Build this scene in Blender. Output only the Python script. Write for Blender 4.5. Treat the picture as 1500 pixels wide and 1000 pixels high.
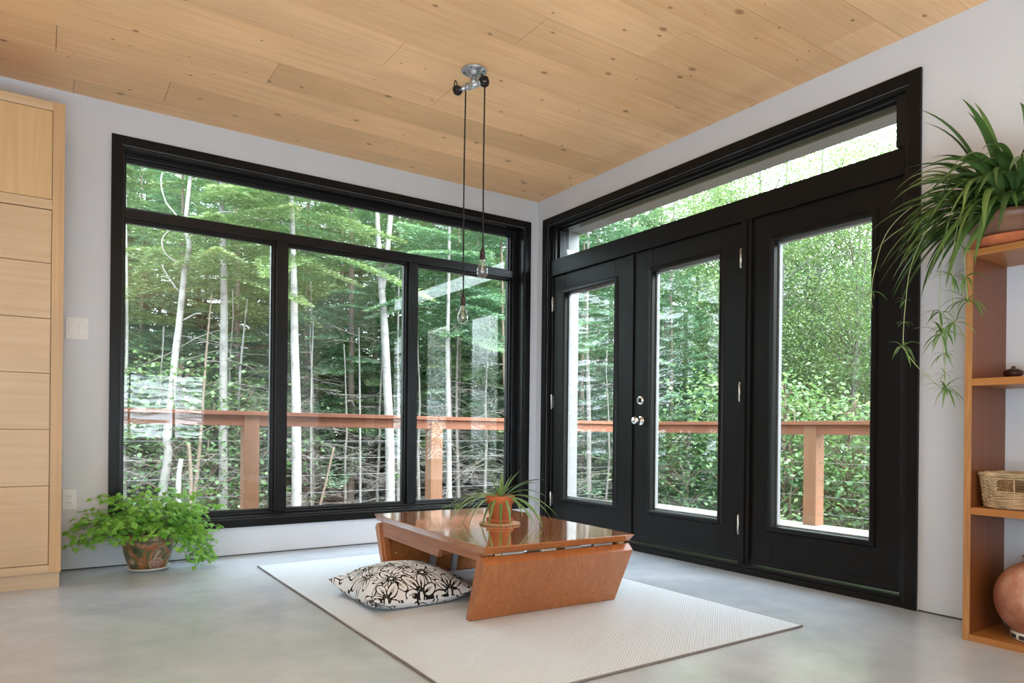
import bpy, bmesh, math, random
import numpy as np
from mathutils import Vector, Matrix
PI = math.pi
scene = bpy.context.scene
col = scene.collection
for o in list(bpy.data.objects): bpy.data.objects.remove(o)
random.seed(7)

# ------------------------------------------------------------------ camera
def cam_rot(yaw, pitch, roll):
    cy, sy = math.cos(yaw), math.sin(yaw); cp, sp = math.cos(pitch), math.sin(pitch); cr, sr = math.cos(roll), math.sin(roll)
    return Matrix(((cy,-sy,0),(sy,cy,0),(0,0,1))) @ Matrix(((1,0,0),(0,cp,-sp),(0,sp,cp))) @ Matrix(((cr,0,sr),(0,1,0),(-sr,0,cr)))
Rm = cam_rot(math.radians(-33.967), 0.0, math.radians(-0.588))
camd = bpy.data.cameras.new('camera'); cam = bpy.data.objects.new('camera', camd); col.objects.link(cam)
X, Y, Z = Rm.col[0], Rm.col[1], Rm.col[2]
M4 = Matrix.Identity(4)
for i in range(3):
    M4[i][0] = X[i]; M4[i][1] = Z[i]; M4[i][2] = -Y[i]
M4[0][3], M4[1][3], M4[2][3] = -3.4325, -4.7436, 0.8349
cam.matrix_world = M4
camd.sensor_width = 36.0; camd.lens = 1022.1 / 1500 * 36.0
camd.shift_y = (628.7 - 500) / 1500; camd.clip_end = 300; camd.clip_start = 0.05
scene.camera = cam

# ------------------------------------------------------------------ view, world, sky light
scene.view_settings.view_transform = 'Standard'; scene.view_settings.look = 'None'
scene.view_settings.exposure = 0.45; scene.view_settings.gamma = 1.0
scene.view_settings.use_curve_mapping = False
SKY = 8.0
w = bpy.data.worlds.new('overcast_sky'); scene.world = w; w.use_nodes = True
bg = w.node_tree.nodes['Background']
bg.inputs[0].default_value = (0.77, 0.90, 1.0, 1); bg.inputs[1].default_value = SKY
scene.cycles.max_bounces = 9; scene.cycles.diffuse_bounces = 5; scene.cycles.glossy_bounces = 4
scene.cycles.transparent_max_bounces = 16; scene.cycles.transmission_bounces = 5
scene.cycles.sample_clamp_indirect = 6.0; scene.cycles.caustics_reflective = False; scene.cycles.caustics_refractive = False
scene.cycles.use_denoising = True

def area(name, loc, rot, sx, sy, power, color=(1,1,1), portal=False, spread=PI):
    l = bpy.data.lights.new(name, 'AREA'); l.shape = 'RECTANGLE'; l.size = sx; l.size_y = sy
    l.energy = power; l.color = color; l.spread = spread
    if portal: l.cycles.is_portal = True
    o = bpy.data.objects.new(name, l); o.location = loc; o.rotation_euler = rot; col.objects.link(o)
    return o
sunl = bpy.data.lights.new('hazy_sun', 'SUN'); sunl.energy = 7.0; sunl.angle = math.radians(50); sunl.color = (1, .98, .95)
suno = bpy.data.objects.new('hazy_sun', sunl); col.objects.link(suno)
suno.rotation_euler = (Vector((0.25, -0.75, 0.60)).to_track_quat('Z', 'Y')).to_euler()
# unseen fill light facing up behind the camera, added to brighten the ceiling
area('upward_fill_light', (-3.55, -5.35, .30), (math.radians(180), 0, 0), 1.3, 1.3, 150, (0.80, 0.92, 1.0))
# two more unseen fill lights, added under the ceiling further back
for i, (lx, ly) in enumerate(((-5.2, -7.0), (-3.6, -8.7))):
    area('rear_fill_light', (lx, ly, 2.66), (0, 0, 0), 0.5, 0.5, 15, (1.0, 0.92, 0.82))

# ------------------------------------------------------------------ mesh helpers
class MB:
    def __init__(s): s.v = []; s.f = []; s.sm = []; s.t = []
    def add(s, vs, fs, smooth=False, tint=None):
        n = len(s.v); s.v.extend([tuple(p) for p in vs])
        for f in fs:
            s.f.append(tuple(i + n for i in f)); s.sm.append(smooth); s.t.append(0.5 if tint is None else tint)
        return s
    def box(s, x0, x1, y0, y1, z0, z1, tint=None):
        if x0 > x1: x0, x1 = x1, x0
        if y0 > y1: y0, y1 = y1, y0
        if z0 > z1: z0, z1 = z1, z0
        vs = [(x0,y0,z0),(x1,y0,z0),(x1,y1,z0),(x0,y1,z0),(x0,y0,z1),(x1,y0,z1),(x1,y1,z1),(x0,y1,z1)]
        return s.add(vs, [(0,3,2,1),(4,5,6,7),(0,1,5,4),(1,2,6,5),(2,3,7,6),(3,0,4,7)], tint=tint)
    def prism(s, poly, axis, a, b, tint=None):
        """poly: 2D outline (ccw) in the two remaining axes, extruded along axis from a to b"""
        def P(p, t):
            if axis == 'x': return (t, p[0], p[1])
            if axis == 'y': return (p[0], t, p[1])
            return (p[0], p[1], t)
        n = len(poly); vs = [P(p, a) for p in poly] + [P(p, b) for p in poly]
        fs = [tuple(range(n))[::-1], tuple(range(n, 2*n))] + [(i, (i+1) % n, n+(i+1) % n, n+i) for i in range(n)]
        return s.add(vs, fs, tint=tint)
    def tube(s, pts, r, n=8, cap=True, smooth=True, tint=None):
        pts = [Vector(p) for p in pts]; m = len(pts)
        rs = r if isinstance(r, (list, tuple)) else [r]*m
        vs = []; prev = None
        for i, p in enumerate(pts):
            d = (pts[min(i+1, m-1)] - pts[max(i-1, 0)])
            if d.length < 1e-9: d = Vector((0,0,1))
            d.normalize()
            if prev is None:
                u = d.orthogonal().normalized()
            else:
                u = prev - d * prev.dot(d)
                u = u.normalized() if u.length > 1e-6 else d.orthogonal().normalized()
            prev = u; v = d.cross(u)
            for k in range(n):
                a = 2*PI*k/n; vs.append(p + (u*math.cos(a) + v*math.sin(a))*rs[i])
        fs = [(i*n+k, i*n+(k+1) % n, (i+1)*n+(k+1) % n, (i+1)*n+k) for i in range(m-1) for k in range(n)]
        if cap: fs += [tuple(range(n))[::-1], tuple(range((m-1)*n, m*n))]
        return s.add(vs, fs, smooth, tint)
    def lathe(s, prof, n=48, c=(0,0,0), smooth=True, close=False, tint=None):
        vs = []
        for (r, z) in prof:
            for k in range(n):
                a = 2*PI*k/n; vs.append((c[0]+r*math.cos(a), c[1]+r*math.sin(a), c[2]+z))
        m = len(prof)
        fs = [(i*n+k, i*n+(k+1) % n, (i+1)*n+(k+1) % n, (i+1)*n+k) for i in range(m-1) for k in range(n)]
        if close: fs += [((m-1)*n+k, (m-1)*n+(k+1) % n, (k+1) % n, k) for k in range(n)]
        return s.add(vs, fs, smooth, tint)
    def sphere(s, c, r, n=16, sz=1.0):
        prof = [(max(r*math.sin(PI*i/n), 1e-5), -r*sz*math.cos(PI*i/n)) for i in range(n+1)]
        return s.lathe(prof, n*2, c)
    def build(s, name, mat, parent=None, loc=(0,0,0), bevel=0, subsurf=0, autosmooth=None):
        me = bpy.data.meshes.new(name); me.from_pydata(s.v, [], s.f)
        me.polygons.foreach_set('use_smooth', s.sm)
        a = me.attributes.new('tint', 'FLOAT', 'FACE'); a.data.foreach_set('value', s.t)
        me.materials.append(mat); me.update()
        o = bpy.data.objects.new(name, me); o.location = loc; col.objects.link(o)
        if parent: o.parent = parent
        if bevel:
            b = o.modifiers.new('bevel', 'BEVEL'); b.width = bevel; b.segments = 2; b.limit_method = 'ANGLE'; b.angle_limit = math.radians(40)
        if subsurf:
            q = o.modifiers.new('sub', 'SUBSURF'); q.levels = subsurf; q.render_levels = subsurf
        return o

def np_mesh(name, quads, tint, mat, parent=None, normals_smooth=False):
    """quads (N,4,3) array -> one mesh of N separate leaves"""
    n = len(quads); me = bpy.data.meshes.new(name)
    me.vertices.add(n*4); me.vertices.foreach_set('co', np.ascontiguousarray(quads, dtype=np.float32).ravel())
    me.loops.add(n*4); me.loops.foreach_set('vertex_index', np.arange(n*4, dtype=np.int32))
    me.polygons.add(n); me.polygons.foreach_set('loop_start', np.arange(0, n*4, 4, dtype=np.int32))
    try: me.polygons.foreach_set('loop_total', np.full(n, 4, dtype=np.int32))
    except Exception: pass
    a = me.attributes.new('tint', 'FLOAT', 'FACE'); a.data.foreach_set('value', np.asarray(tint, dtype=np.float32))
    me.materials.append(mat); me.update(calc_edges=True)
    o = bpy.data.objects.new(name, me); col.objects.link(o)
    if parent: o.parent = parent
    return o

def thing(name, label, cat, loc=(0,0,0), rz=0.0, group=None):
    o = bpy.data.objects.new(name, None); o.empty_display_size = .1; col.objects.link(o)
    o.location = loc; o.rotation_euler = (0,0,rz); o['label'] = label; o['category'] = cat
    if group: o['group'] = group
    return o
def tag(o, label, cat, group=None, kind=None):
    o['label'] = label; o['category'] = cat
    if group: o['group'] = group
    if kind: o['kind'] = kind
    return o
def struct(o, label, cat):
    o['kind'] = 'structure'; o['label'] = label; o['category'] = cat; return o
def sroot(name, label, cat, loc=(0,0,0)):
    return struct(thing(name, label, cat, loc), label, cat)
def copy_tree(o, parent=None):
    c = o.copy(); col.objects.link(c)
    if parent: c.parent = parent
    for ch in list(o.children): copy_tree(ch, c)
    return c

# ------------------------------------------------------------------ materials
def newmat(name):
    m = bpy.data.materials.new(name); m.use_nodes = True
    nt = m.node_tree; nt.nodes.clear()
    out = nt.nodes.new('ShaderNodeOutputMaterial'); p = nt.nodes.new('ShaderNodeBsdfPrincipled')
    nt.links.new(p.outputs[0], out.inputs[0])
    return m, nt, p, out
def N(nt, typ, **kw):
    n = nt.nodes.new(typ)
    for k, v in kw.items():
        if k.startswith('i_'):
            key = k[2:]; key = int(key) if key.isdigit() else key
            n.inputs[key].default_value = v
        else: setattr(n, k, v)
    return n
def L(nt, a, b): nt.links.new(a, b)
def coords(nt, scale=(1,1,1), rot=(0,0,0), kind='Object'):
    tc = N(nt, 'ShaderNodeTexCoord'); mp = N(nt, 'ShaderNodeMapping')
    mp.inputs['Scale'].default_value = scale; mp.inputs['Rotation'].default_value = rot
    L(nt, tc.outputs[kind], mp.inputs[0]); return mp.outputs[0]
def ramp(nt, fac, stops, interp='LINEAR'):
    r = N(nt, 'ShaderNodeValToRGB'); r.color_ramp.interpolation = interp
    e = r.color_ramp.elements
    while len(e) > 1: e.remove(e[0])
    e[0].position = stops[0][0]; e[0].color = (*stops[0][1], 1)
    for p, c in stops[1:]:
        x = e.new(p); x.color = (*c, 1)
    L(nt, fac, r.inputs[0]); return r.outputs[0]
def math_(nt, op, a, b=None, c=None):
    n = N(nt, 'ShaderNodeMath', operation=op)
    for i, x in enumerate((a, b, c)):
        if x is None: continue
        if isinstance(x, (int, float)): n.inputs[i].default_value = x
        else: L(nt, x, n.inputs[i])
    return n.outputs[0]
def mixc(nt, fac, a, b, mode='MIX'):
    n = N(nt, 'ShaderNodeMix', data_type='RGBA', blend_type=mode)
    for i, x in ((0, fac), (6, a), (7, b)):
        if isinstance(x, (int, float)): n.inputs[i].default_value = x
        elif isinstance(x, tuple): n.inputs[i].default_value = (*x, 1) if len(x) == 3 else x
        else: L(nt, x, n.inputs[i])
    return n.outputs[2]
def bump(nt, p, h, strength=.2, dist=.01):
    b = N(nt, 'ShaderNodeBump'); b.inputs['Strength'].default_value = strength; b.inputs['Distance'].default_value = dist
    L(nt, h, b.inputs['Height']); L(nt, b.outputs[0], p.inputs['Normal'])

def plain(name, c, rough=.5, metal=0.0, var=.06, vscale=6.0, spec=.5, bmp=0.0, bscale=60):
    m, nt, p, out = newmat(name)
    co = coords(nt); nz = N(nt, 'ShaderNodeTexNoise', i_Scale=vscale, i_Detail=4.0); L(nt, co, nz.inputs['Vector'])
    c2 = tuple(min(1, x*(1+var)) for x in c); c1 = tuple(x*(1-var) for x in c)
    L(nt, ramp(nt, nz.outputs[0], [(.3, c1), (.7, c2)]), p.inputs['Base Color'])
    p.inputs['Roughness'].default_value = rough; p.inputs['Metallic'].default_value = metal
    p.inputs['Specular IOR Level'].default_value = spec
    if bmp:
        n2 = N(nt, 'ShaderNodeTexNoise', i_Scale=bscale, i_Detail=3.0); L(nt, co, n2.inputs['Vector']); bump(nt, p, n2.outputs[0], bmp, .003)
    return m

def wood(name, light, dark, axis='x', rough=.45, scale=1.0, contrast=1.0, coat=0.0, knots=False, fig=.5, useTint=False, spec=.5):
    m, nt, p, out = newmat(name)
    st = {'x': (.35, 6, 6), 'y': (6, .35, 6), 'z': (6, 6, .35)}[axis]
    tc = N(nt, 'ShaderNodeTexCoord'); vec = tc.outputs['Object']
    if useTint:
        at = N(nt, 'ShaderNodeAttribute', attribute_name='tint'); cb = N(nt, 'ShaderNodeVectorMath', operation='SCALE')
        cmb = N(nt, 'ShaderNodeCombineXYZ')
        for i in range(3): L(nt, at.outputs['Fac'], cmb.inputs[i])
        cb.inputs['Scale'].default_value = 37.0; L(nt, cmb.outputs[0], cb.inputs[0])
        ad = N(nt, 'ShaderNodeVectorMath', operation='ADD'); L(nt, vec, ad.inputs[0]); L(nt, cb.outputs[0], ad.inputs[1]); vec = ad.outputs[0]
    mp = N(nt, 'ShaderNodeMapping'); mp.inputs['Scale'].default_value = tuple(x*scale for x in st); L(nt, vec, mp.inputs[0])
    big = N(nt, 'ShaderNodeTexNoise', i_Scale=.9, i_Detail=2.0, i_Distortion=.4); L(nt, mp.outputs[0], big.inputs['Vector'])
    # contour rings of the slow noise make the cathedral figure of rotary-cut veneer
    rings = math_(nt, 'FRACT', math_(nt, 'MULTIPLY', big.outputs[0], 14.0))
    rings = math_(nt, 'ABSOLUTE', math_(nt, 'SUBTRACT', rings, .5))
    mp2 = N(nt, 'ShaderNodeMapping'); mp2.inputs['Scale'].default_value = tuple(x*scale*(9 if x > 1 else 3) for x in st); L(nt, vec, mp2.inputs[0])
    fine = N(nt, 'ShaderNodeTexNoise', i_Scale=1.0, i_Detail=4.0); L(nt, mp2.outputs[0], fine.inputs['Vector'])
    f = math_(nt, 'ADD', math_(nt, 'MULTIPLY', rings, fig), math_(nt, 'MULTIPLY', fine.outputs[0], 1.0-fig*.5))
    lo = .5-.28/contrast; hi = .5+.42/contrast
    c = ramp(nt, f, [(max(0, lo), dark), (min(1, hi), light)])
    cloud = N(nt, 'ShaderNodeTexNoise', i_Scale=1.7*scale, i_Detail=2.0); L(nt, vec, cloud.inputs['Vector'])
    c = mixc(nt, 1.0, c, ramp(nt, cloud.outputs[0], [(.3, (.88, .88, .88)), (.7, (1.06, 1.05, 1.04))]), 'MULTIPLY')
    if useTint:
        c = mixc(nt, 1.0, c, ramp(nt, at.outputs['Fac'], [(0, (.90, .86, .80)), (.5, (1, .98, .96)), (1, (1.04, 1.04, 1.05))]), 'MULTIPLY')
    if knots:
        for (ks, th, kc, sd) in ((5.0, .085, (.24, .10, .04), 0.0), (2.6, .055, (.30, .13, .05), 3.3)):
            mk = N(nt, 'ShaderNodeMapping'); mk.inputs['Scale'].default_value = (.62, 1.0, 1.0) if axis == 'x' else (1, 1, 1)
            mk.inputs['Location'].default_value = (sd, sd, sd)
            L(nt, vec, mk.inputs[0])
            vo = N(nt, 'ShaderNodeTexVoronoi', i_Scale=ks, voronoi_dimensions='2D'); L(nt, mk.outputs[0], vo.inputs['Vector'])
            sel = N(nt, 'ShaderNodeSeparateColor'); L(nt, vo.outputs['Color'], sel.inputs[0])
            rad = math_(nt, 'MULTIPLY', sel.outputs[0], th)
            k = math_(nt, 'DIVIDE', vo.outputs['Distance'], math_(nt, 'ADD', rad, .001))
            on = math_(nt, 'GREATER_THAN', sel.outputs[1], .30)
            kk = math_(nt, 'MULTIPLY', ramp(nt, k, [(.35, (1, 1, 1)), (1.0, (.35, .35, .35)), (1.0, (0, 0, 0))]) if False else math_(nt, 'SUBTRACT', 1.0, math_(nt, 'MINIMUM', math_(nt, 'POWER', k, 3.0), 1.0)), on)
            c = mixc(nt, math_(nt, 'MULTIPLY', kk, .8), c, kc)
    L(nt, c, p.inputs['Base Color'])
    p.inputs['Roughness'].default_value = rough; p.inputs['Specular IOR Level'].default_value = spec
    if coat: p.inputs['Coat Weight'].default_value = coat; p.inputs['Coat Roughness'].default_value = .06
    bump(nt, p, fine.outputs[0], .08, .002)
    return m

def leafmat(name, stops, rough=.5, trans=.35, spec=.4):
    m, nt, p, out = newmat(name)
    at = N(nt, 'ShaderNodeAttribute', attribute_name='tint')
    oi = N(nt, 'ShaderNodeObjectInfo')
    f = math_(nt, 'ADD', at.outputs['Fac'], math_(nt, 'MULTIPLY', math_(nt, 'SUBTRACT', oi.outputs['Random'], .5), .16))
    c = ramp(nt, f, stops)
    L(nt, c, p.inputs['Base Color']); p.inputs['Roughness'].default_value = rough; p.inputs['Specular IOR Level'].default_value = spec
    tr = N(nt, 'ShaderNodeBsdfTranslucent'); L(nt, mixc(nt, 1.0, c, (1.0, 1.1, .6), 'MULTIPLY'), tr.inputs[0])
    mx = N(nt, 'ShaderNodeMixShader'); mx.inputs[0].default_value = trans
    L(nt, p.outputs[0], mx.inputs[1]); L(nt, tr.outputs[0], mx.inputs[2]); L(nt, mx.outputs[0], out.inputs[0])
    return m

def glassmat(name, tint=(.97, .985, .98), boost=1.0):
    m, nt, p, out = newmat(name); nt.nodes.remove(p)
    fr = N(nt, 'ShaderNodeFresnel'); ge = N(nt, 'ShaderNodeNewGeometry')
    L(nt, math_(nt, 'ADD', 1.5, math_(nt, 'MULTIPLY', ge.outputs['Backfacing'], 1/1.5-1.5)), fr.inputs[0])
    tr = N(nt, 'ShaderNodeBsdfTransparent'); tr.inputs[0].default_value = (*tint, 1)
    gl = N(nt, 'ShaderNodeBsdfGlossy'); gl.inputs['Roughness'].default_value = 0.0; gl.inputs['Color'].default_value = (1, 1, 1, 1)
    mx = N(nt, 'ShaderNodeMixShader')
    L(nt, math_(nt, 'MULTIPLY', fr.outputs[0], boost), mx.inputs[0]); L(nt, tr.outputs[0], mx.inputs[1]); L(nt, gl.outputs[0], mx.inputs[2])
    L(nt, mx.outputs[0], out.inputs[0]); return m

M = {}
M['wall'] = plain('white_wall_paint', (.65, .672, .725), .75, var=.012, spec=.25, bmp=.05, bscale=180)
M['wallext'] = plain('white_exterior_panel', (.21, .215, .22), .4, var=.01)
M['black'] = plain('black_satin_paint', (.008, .0075, .0075), .32, var=.1, vscale=3, spec=.16)
M['frameblack'] = plain('black_window_frame', (.009, .009, .010), .26, var=.08, vscale=3, spec=.26)
M['whiteglaze'] = plain('white_glazing_bead', (.22, .225, .235), .3, var=.02)
M['glass'] = glassmat('window_glass', (.975, .985, .98), .9)
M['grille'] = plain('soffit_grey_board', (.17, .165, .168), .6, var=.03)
M['chrome'] = plain('brushed_chrome', (.75, .74, .72), .18, 1.0, var=.05, vscale=40)
M['galv'] = plain('galvanised_iron', (.50, .53, .56), .42, .85, var=.22, vscale=45, bmp=.15, bscale=120)
M['steel'] = plain('dull_steel', (.55, .57, .60), .35, .9, var=.08, vscale=30)
M['hinge'] = plain('satin_nickel', (.72, .69, .64), .3, .95, var=.05)
M['brass'] = plain('aged_brass', (.70, .56, .30), .35, .9, var=.1)
M['cord'] = plain('black_braided_cord', (.014, .011, .010), .8, var=.3, vscale=200)
M['bakelite'] = plain('brown_black_bakelite', (.022, .012, .010), .35, var=.2)
M['plastic'] = plain('white_switch_plastic', (.78, .78, .79), .35, var=.01)
M['slot'] = plain('dark_slot', (.03, .03, .03), .6)
M['terracotta'] = plain('terracotta', (.52, .155, .065), .75, var=.12, vscale=18, spec=.25, bmp=.1)
M['soil'] = plain('potting_soil', (.045, .028, .018), .95, var=.5, vscale=60, bmp=.8, bscale=90)
M['saucerwhite'] = plain('white_glazed_saucer', (.78, .77, .73), .25, var=.03)
M['cork'] = plain('pale_cork', (.55, .33, .19), .8, var=.15, vscale=80)
M['wicker'] = plain('peeled_willow', (.46, .33, .20), .6, var=.35, vscale=22, bmp=.2)
M['cable'] = plain('stainless_cable', (.34, .35, .35), .45, .7, var=.05)
M['darkceramic'] = plain('dark_brown_ceramic', (.04, .014, .010), .3, var=.3, vscale=30)
M['birch'] = wood('birch_plywood_horizontal', (.61, .45, .29), (.53, .355, .20), 'x', .42, .9, 1.0, fig=.35)
M['birchv'] = wood('birch_plywood_vertical', (.62, .435, .235), (.53, .34, .16), 'z', .42, .8, 1.0, fig=.55)
M['birchedge'] = wood('birch_frame_solid', (.60, .40, .22), (.50, .305, .15), 'z', .45, 1.2, 1.1, fig=.2)
M['palekick'] = wood('pale_kickboard', (.60, .46, .32), (.50, .36, .23), 'x', .5, 1.0, 1.0, fig=.3)
M['ceil'] = wood('fir_plywood_planks', (.97, .655, .375), (.82, .475, .225), 'x', .5, .8, .95, knots=True, fig=.42, useTint=True)
M['teak'] = wood('varnished_cherry_veneer', (.50, .185, .062), (.33, .105, .030), 'z', .26, 1.3, .9, coat=.25, fig=.5)
M['teaktop'] = wood('varnished_cherry_top', (.52, .205, .075), (.35, .115, .036), 'y', .13, 1.0, .9, coat=1.0, fig=.35)
M['teakedge'] = wood('cherry_solid_edge', (.46, .19, .085), (.30, .105, .042), 'y', .35, 1.5, 1.0, fig=.25)
M['palepanel'] = wood('raw_birch_back', (.78, .60, .40), (.66, .47, .29), 'x', .6, 1.0, 1.0)
M['shelfside'] = wood('shaded_oak_side', (.22, .072, .018), (.15, .040, .009), 'z', .4, 1.0, 1.0, fig=.15)  # colour carries the shade of the inner face turned from the windows
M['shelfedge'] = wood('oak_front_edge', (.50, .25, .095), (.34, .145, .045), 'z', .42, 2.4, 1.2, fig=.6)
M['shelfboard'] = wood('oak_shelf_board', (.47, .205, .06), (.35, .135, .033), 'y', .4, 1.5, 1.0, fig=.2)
M['cedar'] = wood('red_cedar_rail', (.25, .10, .055), (.165, .058, .03), 'x', .65, 1.0, .9, fig=.3, spec=.3)
M['cedary'] = wood('red_cedar_rail_cross', (.25, .10, .055), (.165, .058, .03), 'y', .65, 1.0, .9, fig=.3, spec=.3)
M['cedarz'] = wood('cedar_post', (.25, .125, .068), (.17, .078, .04), 'z', .65, 1.0, .9, fig=.35, spec=.3)
M['deck'] = wood('weathered_deck_boards', (.27, .24, .21), (.19, .165, .14), 'y', .7, 1.0, 1.0)

# polished concrete floor
def concrete():
    m, nt, p, out = newmat('polished_concrete')
    co = coords(nt, (1, 1, 1))
    n1 = N(nt, 'ShaderNodeTexNoise', i_Scale=.9, i_Detail=6.0, i_Roughness=.6, i_Distortion=.6); L(nt, co, n1.inputs['Vector'])
    n2 = N(nt, 'ShaderNodeTexNoise', i_Scale=5.0, i_Detail=8.0, i_Roughness=.65); L(nt, co, n2.inputs['Vector'])
    f = math_(nt, 'ADD', math_(nt, 'MULTIPLY', n1.outputs[0], .6), math_(nt, 'MULTIPLY', n2.outputs[0], .4))
    c = ramp(nt, f, [(.36, (.39, .445, .515)), (.5, (.475, .53, .60)), (.64, (.56, .615, .685))])
    vo = N(nt, 'ShaderNodeTexNoise', i_Scale=2.2, i_Detail=4.0); L(nt, co, vo.inputs['Vector'])
    c = mixc(nt, ramp(nt, vo.outputs[0], [(.50, (0, 0, 0)), (.85, (.12, .12, .12))]), c, (.50, .46, .41))
    L(nt, c, p.inputs['Base Color'])
    L(nt, math_(nt, 'ADD', .15, math_(nt, 'MULTIPLY', n1.outputs[0], .16)), p.inputs['Roughness'])
    p.inputs['Specular IOR Level'].default_value = .55
    return m
M['concrete'] = concrete()

def rugmat():
    m, nt, p, out = newmat('woven_white_rug')
    co = coords(nt, (1, 1, 1))
    sx = N(nt, 'ShaderNodeSeparateXYZ'); L(nt, co, sx.inputs[0])
    a = math_(nt, 'SINE', math_(nt, 'MULTIPLY', sx.outputs[0], 2*PI/.016))
    row = math_(nt, 'MULTIPLY', math_(nt, 'GREATER_THAN', a, 0.0), PI)
    b = math_(nt, 'SINE', math_(nt, 'ADD', math_(nt, 'MULTIPLY', sx.outputs[1], 2*PI/.013), row))
    h = math_(nt, 'MULTIPLY', math_(nt, 'ABSOLUTE', a), math_(nt, 'ADD', math_(nt, 'MULTIPLY', b, .5), .5))
    c = ramp(nt, h, [(.0, (.54, .60, .67)), (.30, (.70, .77, .86)), (.8, (.77, .85, .95))])
    L(nt, c, p.inputs['Base Color']); p.inputs['Roughness'].default_value = .9; p.inputs['Specular IOR Level'].default_value = .15
    bump(nt, p, h, .6, .004); return m
M['rug'] = rugmat()
M['rugedge'] = plain('rug_grey_binding', (.20, .18, .18), .9, var=.2, vscale=100)

def birchbark(name, base, dark, mott=.55):
    m, nt, p, out = newmat(name)
    co = coords(nt, (7, 7, 30)); n1 = N(nt, 'ShaderNodeTexNoise', i_Scale=1.0, i_Detail=5.0, i_Roughness=.7); L(nt, co, n1.inputs['Vector'])
    co2 = coords(nt, (2, 2, 3)); n2 = N(nt, 'ShaderNodeTexNoise', i_Scale=1.3, i_Detail=4.0); L(nt, co2, n2.inputs['Vector'])
    c = ramp(nt, n1.outputs[0], [(.30, dark), (.42, base), (1.0, tuple(min(1, x*1.08) for x in base))])
    c = mixc(nt, ramp(nt, n2.outputs[0], [(mott, (0, 0, 0)), (mott+.15, (.55, .55, .55))]), c, dark)
    L(nt, c, p.inputs['Base Color']); p.inputs['Roughness'].default_value = .8; bump(nt, p, n1.outputs[0], .3, .01); return m
M['birchbark'] = birchbark('white_birch_bark', (.25, .24, .225), (.045, .042, .04), .52)
M['greybark'] = birchbark('grey_fir_bark', (.19, .175, .16), (.07, .06, .055), .52)
M['tanbark'] = birchbark('tan_bark', (.16, .12, .085), (.08, .06, .04), .55)
M['darkbark'] = birchbark('brown_bark', (.17, .13, .105), (.06, .045, .035), .55)
M['deadtwig'] = plain('dead_grey_twigs', (.25, .225, .205), .85, var=.35, vscale=3, spec=.2)
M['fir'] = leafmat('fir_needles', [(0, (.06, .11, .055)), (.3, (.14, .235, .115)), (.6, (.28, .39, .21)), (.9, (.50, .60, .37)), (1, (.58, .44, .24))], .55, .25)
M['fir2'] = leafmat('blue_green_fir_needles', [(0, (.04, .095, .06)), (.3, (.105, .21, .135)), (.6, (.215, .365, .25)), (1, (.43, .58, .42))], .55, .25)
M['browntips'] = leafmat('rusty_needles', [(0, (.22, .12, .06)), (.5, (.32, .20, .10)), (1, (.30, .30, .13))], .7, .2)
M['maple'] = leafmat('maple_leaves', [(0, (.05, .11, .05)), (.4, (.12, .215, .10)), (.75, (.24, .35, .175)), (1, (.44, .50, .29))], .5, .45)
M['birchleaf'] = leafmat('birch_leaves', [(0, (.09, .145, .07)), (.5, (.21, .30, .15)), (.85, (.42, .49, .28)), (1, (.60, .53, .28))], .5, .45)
M['litter'] = plain('forest_floor_litter', (.055, .040, .030), .95, var=.55, vscale=2.5, bmp=.8, bscale=12)
M['spider'] = leafmat('spider_plant_leaves', [(0, (.035, .075, .022)), (.5, (.085, .17, .045)), (.8, (.20, .30, .09)), (1, (.45, .50, .28))], .38, .25, .5)
M['spider2'] = leafmat('young_spider_leaves', [(0, (.05, .12, .03)), (.5, (.12, .26, .06)), (1, (.32, .45, .18))], .38, .25, .5)
M['geranium'] = leafmat('scented_geranium_leaves', [(0, (.07, .19, .02)), (.5, (.17, .42, .045)), (1, (.34, .62, .13))], .5, .3, .35)
M['stem'] = plain('green_stem', (.16, .24, .07), .6, var=.2)
M['runner'] = plain('pale_runner_stem', (.34, .40, .18), .6, var=.15)

def potmat():
    m, nt, p, out = newmat('painted_ceramic_pot')
    co = coords(nt, (1, 1, 1))
    n = N(nt, 'ShaderNodeTexNoise', i_Scale=9.0, i_Detail=4.0, i_Distortion=1.2); L(nt, co, n.inputs['Vector'])
    c = ramp(nt, n.outputs[0], [(.30, (.035, .05, .035)), (.42, (.10, .13, .055)), (.48, (.34, .10, .035)), (.53, (.36, .20, .11)), (.58, (.08, .09, .05)), (.66, (.45, .33, .25)), (.75, (.25, .10, .07))])
    v = N(nt, 'ShaderNodeTexVoronoi', i_Scale=8.0); L(nt, co, v.inputs['Vector'])
    rr = ramp(nt, v.outputs['Distance'], [(.10, (.16, .05, .07)), (.18, (.50, .34, .30)), (.24, (.22, .08, .09)), (.30, (.52, .40, .34)), (.34, (.5, .4, .34))])
    c = mixc(nt, ramp(nt, v.outputs['Distance'], [(.30, (.75, .75, .75)), (.36, (0, 0, 0))]), c, rr)
    L(nt, c, p.inputs['Base Color']); p.inputs['Roughness'].default_value = .28; return m
M['potpaint'] = potmat()
def patina():
    m, nt, p, out = newmat('limewashed_terracotta')
    co = coords(nt, (1, 1, 1))
    n = N(nt, 'ShaderNodeTexNoise', i_Scale=7.0, i_Detail=7.0, i_Roughness=.6); L(nt, co, n.inputs['Vector'])
    L(nt, ramp(nt, n.outputs[0], [(.35, (.30, .10, .055)), (.5, (.44, .19, .12)), (.62, (.58, .36, .28))]), p.inputs['Base Color'])
    p.inputs['Roughness'].default_value = .7; bump(nt, p, n.outputs[0], .4, .01); return m
M['patina'] = patina()

# ================================================================== SETTING
H = 2.74
XW, YW = -7.2, -9.7          # far side of the room, behind the camera
# floor slab
struct(MB().box(XW-.2, 0.02, YW-.2, .02, -.25, 0).build('floor', M['concrete']), 'polished grey concrete floor with cloudy mottling', 'floor')
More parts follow.
